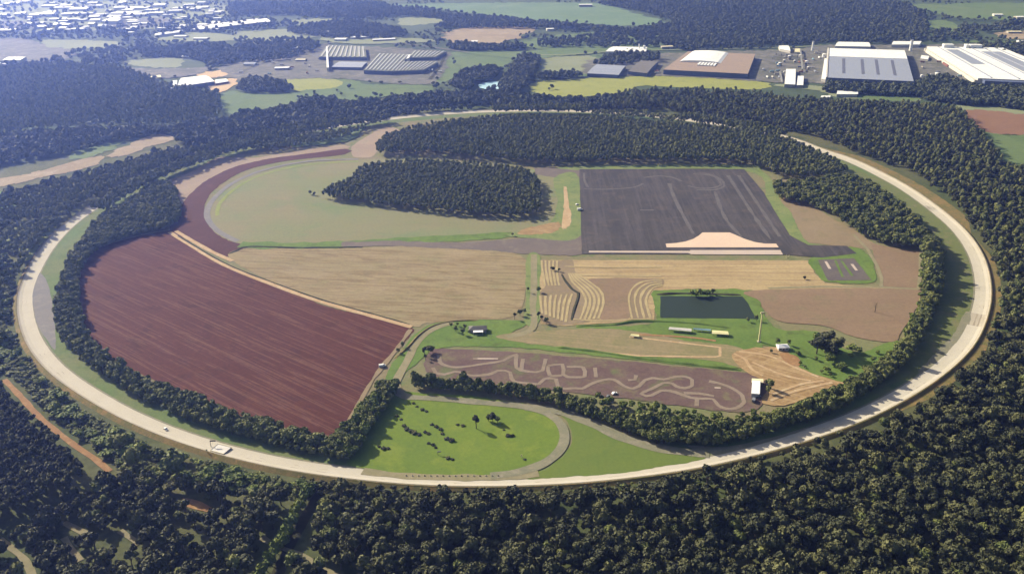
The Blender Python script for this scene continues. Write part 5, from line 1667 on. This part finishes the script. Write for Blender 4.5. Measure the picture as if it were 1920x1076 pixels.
# vehicles
def vehicle(x, y, rot, label, cat, L=4.4, Wd=1.8, Hh=1.45, paint='carwhite', van=False, z=0.3):
    p = g(x, y, z)
    e = tag(empty('parked_van' if van else 'car', (p.x, p.y, z), rot), label, cat)
    mb = MB()
    l, w = L / 2, Wd / 2
    prof = ([(-l, .35), (-l, Hh * .95), (-l + .1, Hh), (l * .45, Hh), (l * .72, Hh * .62), (l, Hh * .52), (l, .35)] if van else
            [(-l, .35), (-l, Hh * .58), (-l * .72, Hh * .64), (-l * .45, Hh * .97), (l * .15, Hh), (l * .45, Hh * .66), (l, Hh * .52), (l, .35)])
    n = len(prof)
    mb.add([(a, -w, b) for a, b in prof] + [(a, w, b) for a, b in prof], [tuple(range(n)), tuple(reversed(range(n, 2 * n)))] + [((i + 1) % n, i, n + i, n + (i + 1) % n) for i in range(n)])
    mb.build('body', BM[paint], e)
    mb = MB()
    mb.box((l * .02 if not van else l * .4, 0, Hh * .68), (L * (.42 if not van else .2), Wd + .04, Hh * .24))
    mb.build('window', BM['glass'], e)
    for sx in (-.62, .62):
        for sy in (-1, 1):
            mb = MB()
            mb.tube([(sx * l, sy * (w - .2), .36), (sx * l, sy * (w + .03), .36)], [.36, .36], 10)
            mb.build('wheel', BM['tyre'], e)


vehicle(311, 805, -0.75, 'white car alone on the pale track at lower left', 'car', 5.5, 2.3, 1.8, z=0.55)
vehicle(717, 687, 0.2, 'white van parked at the corner of the red field', 'van', 7, 2.6, 2.8, van=True, z=0.6)
vehicle(1087, 394, 0.1, 'white van standing at the left edge of the skid pad', 'van', 8, 3, 3.2, van=True, z=1.0)
vehicle(1082, 384, 0.3, 'pale car on the grass behind the white van at the skid pad', 'car', 5, 2.2, 1.7, z=0.8)
vehicle(1413, 751, 1.2, 'grey van parked in front of the white shed of the driving course', 'van', 7, 2.8, 2.8, 'cargrey', True, z=0.9)
vehicle(1422, 744, 0.1, 'grey car beside the white shed of the driving course', 'car', 5, 2.1, 1.6, 'cargrey', z=0.9)
vehicle(1152, 738, 0.4, 'white car parked below the driving course, the brighter of two', 'car', 5.5, 2.4, 2.0, z=0.8)
vehicle(1140, 743, 0.9, 'cream car parked just left of the brighter white car', 'car', 4.5, 2.0, 1.6, 'cargrey', z=0.8)
vehicle(663, 840, 0.5, 'pale car in the shade below the diagonal tree belt', 'van', 7, 2.8, 2.6, 'cargrey', True, z=0.5)

# guard rail on the outer edge of the track
A_ = np.linspace(0, 2 * math.pi, 361)[:-1]
mb = MB()
for i, a in enumerate(A_):
    b_ = A_[(i + 1) % 360]
    r, r2 = float(ring_r(a)) + 8.9, float(ring_r(b_)) + 8.9
    p, p2 = RC + Vector((math.cos(a), math.sin(a), 0)) * r, RC + Vector((math.cos(b_), math.sin(b_), 0)) * r2
    mb.add([(p.x, p.y, 2.75), (p2.x, p2.y, 2.75), (p2.x, p2.y, 3.15), (p.x, p.y, 3.15)], [(0, 1, 2, 3)])
    mb.box((p.x, p.y, 2.0), (.2, .2, 1.15), a)
e = tag(empty('guard_rail', (RC.x, RC.y, 0)), 'thin steel guard rail along the outer rim of the ring track', 'guard rail')
o = mb.build('rail', BM['steel'], e)
o.location = (-RC.x, -RC.y, 0)
# worn lanes and newer slabs on the track
wear = ground_mat('worn_lane', (190, 178, 158), (178, 166, 146), None, big=30, fine=3, var=0.1)
ring_strip('road_wear', [(-2.6, 0.46), (-1.0, 0.56)], wear, 'darker worn wheel lane on the ring track')
ring_strip('road_wear', [(1.6, 0.71), (3.0, 0.80)], wear, 'outer darker wheel lane on the ring track')
slab = ground_mat('new_slab', (224, 216, 200), (218, 210, 192), None, big=20, fine=2, var=0.04)
for (x0, y0), (x1, y1) in [((1838, 548), (1842, 538)), ((1752, 396), (1742, 386)), ((47, 545), (47, 551)), ((1562, 800), (1580, 792)), ((1838, 590), (1828, 612))]:
    ring_strip('road', [(-8.2, 0.36), (-3, 0.46), (3, 0.81), (6.4, 1.55)], slab, 'newer pale slab set in the ring track', ang_px(x0, y0), ang_px(x1, y1))
patch = ground_mat('old_slab', (190, 180, 164), (182, 172, 154), None, big=20, fine=2, var=0.06)
for (x0, y0), (x1, y1) in [((60, 640), (95, 690)), ((250, 783), (300, 807)), ((1440, 838), (1490, 824)), ((1100, 896), (1180, 888)), ((1800, 655), (1822, 620))]:
    ring_strip('road', [(-8.2, 0.34), (-3, 0.44), (0.5, 0.66)], patch, 'older grey slab set in the ring track', ang_px(x0, y0), ang_px(x1, y1))

# ------------------------------------------------------------------ single trees and bushes
def lone(x, y, key, size, tall, label, cat='tree', name=None, group=None):
    p = g(x, y)
    return tree(name or ('bush' if cat == 'bush' else 'tree'), key, p.x, p.y, random.uniform(0, 6.28), size, tall, label, cat, group)


lone(893, 804, 'forest', 0.95, 1.0, 'round dark tree alone in the middle of the lawn', name='lawn_tree')
lone(916, 790, 'belt', 0.62, 1.0, 'left tree of the dark trio at the top of the lawn', name='lawn_tree')
lone(924, 791, 'forest', 0.70, 1.05, 'middle and tallest tree of the dark trio on the lawn', name='lawn_tree')
lone(933, 794, 'belt', 0.58, 0.9, 'right tree of the dark trio on the lawn', name='lawn_tree')
lb = [(775, 757, .8), (782, 763, .7), (792, 769, 1.0), (800, 772, .8), (744, 781, .9), (752, 787, .8), (757, 799, 1.0), (763, 806, 1.2), (770, 810, 1.2), (777, 813, 1.3), (786, 816, 1.0), (797, 811, .9), (803, 814, .9), (810, 797, .9), (818, 801, 1.0), (826, 806, 1.0),
      (829, 814, .9), (838, 824, 1.2), (847, 827, 1.3), (804, 832, .8), (812, 835, .9), (817, 840, .7), (711, 838, .8), (719, 842, 1.1), (727, 842, .9), (840, 860, 1.0), (848, 862, .8), (858, 797, .8), (868, 799, .9), (945, 807, .6), (953, 818, 1.1), (961, 818, .9), (984, 862, .7)]
for x, y, s in lb:
    lone(x, y, 'lawn', s * .95, .62, 'small dark bush dotted over the left half of the green lawn', 'bush', 'lawn_bush', 'bushes scattered on the green lawn')
for x, y, s, k, lab in [(846, 614, .42, 'belt', 'leftmost little tree by the grey roofed house'), (858, 612, .40, 'belt', 'second little tree behind the leftmost by the grey roofed house'), (854, 622, .5, 'belt', 'little dark tree left of the grey roofed house'),
                        (868, 628, .55, 'belt', 'lowest tree in front of the grey roofed house'), (872, 619, .5, 'belt', 'little tree touching the left wall of the grey roofed house'),
                        (796, 668, .75, 'forest', 'left dark tree at the end of the driving course'), (804, 663, .8, 'forest', 'tallest dark tree at the end of the driving course'), (812, 661, .6, 'belt', 'right tree at the end of the driving course'), (798, 676, .5, 'forest', 'lowest dark tree at the end of the driving course'),
                        (965, 599, .7, 'forest', 'left dark tree below the stubble field beside the central track'), (975, 592, .75, 'forest', 'dark tree nearest the central track at the stubble corner'), (983, 588, .6, 'forest', 'small dark tree behind the one at the stubble corner'),
                        (1010, 598, .65, 'forest', 'dark tree right of the central track by the straw rows'), (1016, 605, .75, 'forest', 'second dark tree right of the central track'), (1024, 607, .6, 'belt', 'third dark tree right of the central track'),
                        (990, 549, .6, 'forest', 'dark tree left of the central track half way along'), (1010, 549, .75, 'forest', 'dark tree right of the central track half way along'),
                        (1036, 508, .5, 'forest', 'dark tree among the curved straw rows'), (1048, 510, .4, 'belt', 'small tree beside the dark one among the straw rows'),
                        (1310, 557, 1.5, 'bright', 'wide green tree on the far bank of the pond'), (1326, 556, 1.2, 'bright', 'second green tree on the far bank of the pond'), (1297, 556, 1.0, 'bright', 'small green tree on the far bank of the pond'), (1336, 553, .6, 'belt', 'little dark tree at the end of the pond trees'),
                        (1402, 604, .55, 'forest', 'dark tree at the lower right corner of the pond'), (1418, 602, .5, 'belt', 'small tree between pond corner and mast'),
                        (1478, 484, .3, 'shrub', 'tiny bush at the skid pad corner posts'), (582, 365, .55, 'forest', 'left small tree beside the tip of the dark grove'), (590, 367, .5, 'forest', 'right small tree beside the tip of the dark grove'), (961, 443, .5, 'forest', 'small dark tree by the runway below the grove'),
                        (755, 652, .5, 'belt', 'small tree on the edge of the red field'), (747, 662, .45, 'belt', 'lower small tree on the edge of the red field'), (1508, 524, .4, 'forest', 'small dark bush on the straw rows field'),
                        (1440, 738, .7, 'belt', 'tree in the shadow right of the white shed'), (1436, 726, .7, 'forest', 'dark tree behind the white shed of the driving course'), (1444, 730, .75, 'belt', 'right tree behind the white shed of the driving course'),
                        (1446, 662, .4, 'belt', 'small tree left of the small white hut'), (1458, 646, .5, 'belt', 'tree behind the small white hut'), (1478, 648, .5, 'belt', 'tree right behind the small white hut'),
                        (1560, 768, 1.0, 'belt', 'bright tree at the inner edge of the lower right belt')]:
    lone(x, y, k, s, 1.0, lab)
# big spreading tree and neighbours
p = g(1546, 662)
for dx, dy, s, lab in ((0, 0, 2.0, 'dark round tree at the heart of the big clump at lower right'), (9, -3, 1.7, 'dark tree on the right side of the big clump at lower right'), (-9, -2, 1.7, 'dark tree on the left side of the big clump at lower right'), (3, 8, 1.8, 'dark tree at the back of the big clump at lower right'), (2, -9, 1.4, 'lower dark tree at the front of the big clump at lower right')):
    tree('tree', 'forest', p.x + dx, p.y + dy, dx, s, 0.8, lab, 'tree', pick=abs(dx) % 6)
for x, y, s, lab in [(1500, 684, .6, 'dark bush below the small white hut'), (1508, 690, .5, 'lower dark bush below the small white hut'), (1556, 706, .7, 'dark bush between the earth tracks and the right belt'), (1540, 700, .6, 'dark bush left of the one by the right belt'), (1618, 694, .8, 'round dark bush close to the right belt'), (1530, 676, .8, 'bush at the foot of the largest round tree')]:
    lone(x, y, 'belt', s * .6, .8, lab, 'bush')
for x in range(1196, 1426, 13):
    pass
# bare tree on the brown field
b = g(1640, 586)
e = tag(empty('bare_tree', (b.x, b.y, 0.6)), 'thin bare tree standing alone on the brown field', 'tree')
mb = MB()
mb.tube([(0, 0, -.5), (.3, 0, 4), (0, .3, 8), (-.2, 0, 12)], [.45, .36, .25, .08], 7)
mb.build('trunk', MAT_BARK, e)
mb = MB()
for k in range(9):
    a, z = k * 2.2, 4.5 + k * .8
    mb.tube([(0, 0, z), (math.cos(a) * 1.4, math.sin(a) * 1.4, z + 1.2), (math.cos(a) * 2.6, math.sin(a) * 2.6, z + 2.9)], [.16, .1, .03], 5)
mb.build('branches', MAT_BARK, e)
# hedge at the forest lane (lit row of low bushy trees)
hl = line_w([(582, 928), (560, 965), (540, 1005), (518, 1042), (495, 1080), (478, 1110)], True, 6)
for i in range(0, len(hl), 2):
    w = hl[i]
    tree('lane_bush', 'bright', w.x + random.uniform(-1, 1), w.y + random.uniform(-1, 1), random.uniform(0, 6), random.uniform(1.3, 1.7), random.uniform(.9, 1.1), 'sunlit olive bush in the hedge along the forest lane', 'bush', 'hedge bushes along the forest lane')
for i, (x, y, s) in enumerate([(612, 968, 1.5), (622, 990, 1.4), (552, 1068, 1.2), (600, 985, 1.1)]):
    lone(x, y, 'belt', s, .9, ['round lit tree at the upper right of the forest lane', 'second round lit tree right of the forest lane', 'round lit tree at the lower end of the forest lane', 'smaller round tree leaning over the forest lane'][i], name='broadleaf_tree')
# trailers and containers standing about the yards
yc = ['offwhite', 'white', 'lav', 'blue', 'red', 'lightblue', 'concrete']
yspots = [(random.uniform(1430, 1545), random.uniform(98, 152)) for _ in range(26)] + [(random.uniform(1718, 1800), random.uniform(112, 146)) for _ in range(10)] + [(random.uniform(1215, 1245), random.uniform(108, 140)) for _ in range(5)] + [(random.uniform(450, 600), random.uniform(112, 146)) for _ in range(16)] + [(random.uniform(800, 830), random.uniform(118, 150)) for _ in range(4)]
for x, y in yspots:
    w = g(x, y)
    e = tag(empty('trailer', (w.x, w.y, 1.9), random.choice((0.1, 1.6, -.3))), 'small box trailer standing on the far factory yards', 'trailer', 'trailers on the far factory yards')
    mb = MB()
    mb.box((0, 0, 1.0), (11, 2.8, 3.0))
    mb.build('box', BM[random.choice(yc)], e)
    for sx in (-3.6, 3.2):
        mb = MB()
        mb.box((sx, 0, 0), (2.2, 2.4, 1.0))
        mb.build('wheel_set', BM['tyre'], e)
# trees along far pasture
for i, (x, y) in enumerate([(560, 186), (575, 182), (590, 176), (632, 172), (640, 180), (655, 166), (700, 178), (705, 182), (715, 184), (735, 181), (816, 140), (850, 113), (820, 150), (1030, 170), (1035, 168), (1075, 136), (852, 122), (620, 187), (760, 180), (668, 186)]):
    lone(x, y, 'far', random.uniform(.5, .9), 1.0, 'single dark tree dotted over the far pastures', 'tree', 'pasture_tree', 'single trees on the far pastures')
# ------------------------------------------------------------------ air
hm = bpy.data.materials.new('hazy_air')
hm.use_nodes = True
hn = hm.node_tree
hn.nodes.clear()
ho = hn.nodes.new('ShaderNodeOutputMaterial')
pv = hn.nodes.new('ShaderNodeVolumePrincipled')
pv.inputs['Color'].default_value = HAZE_COL
pv.inputs['Absorption Color'].default_value = (1, 1, 1, 1)
pv.inputs['Density'].default_value = HAZE_DEN
pv.inputs['Anisotropy'].default_value = HAZE_ANI
hn.links.new(pv.outputs[0], ho.inputs['Volume'])
hb = MB()
hb.box((0, 11000, -1.0), (54000, 27000, 450.0))
tag(hb.build('haze', hm), 'thin blue haze in the air over the whole countryside', None, None, 'stuff')
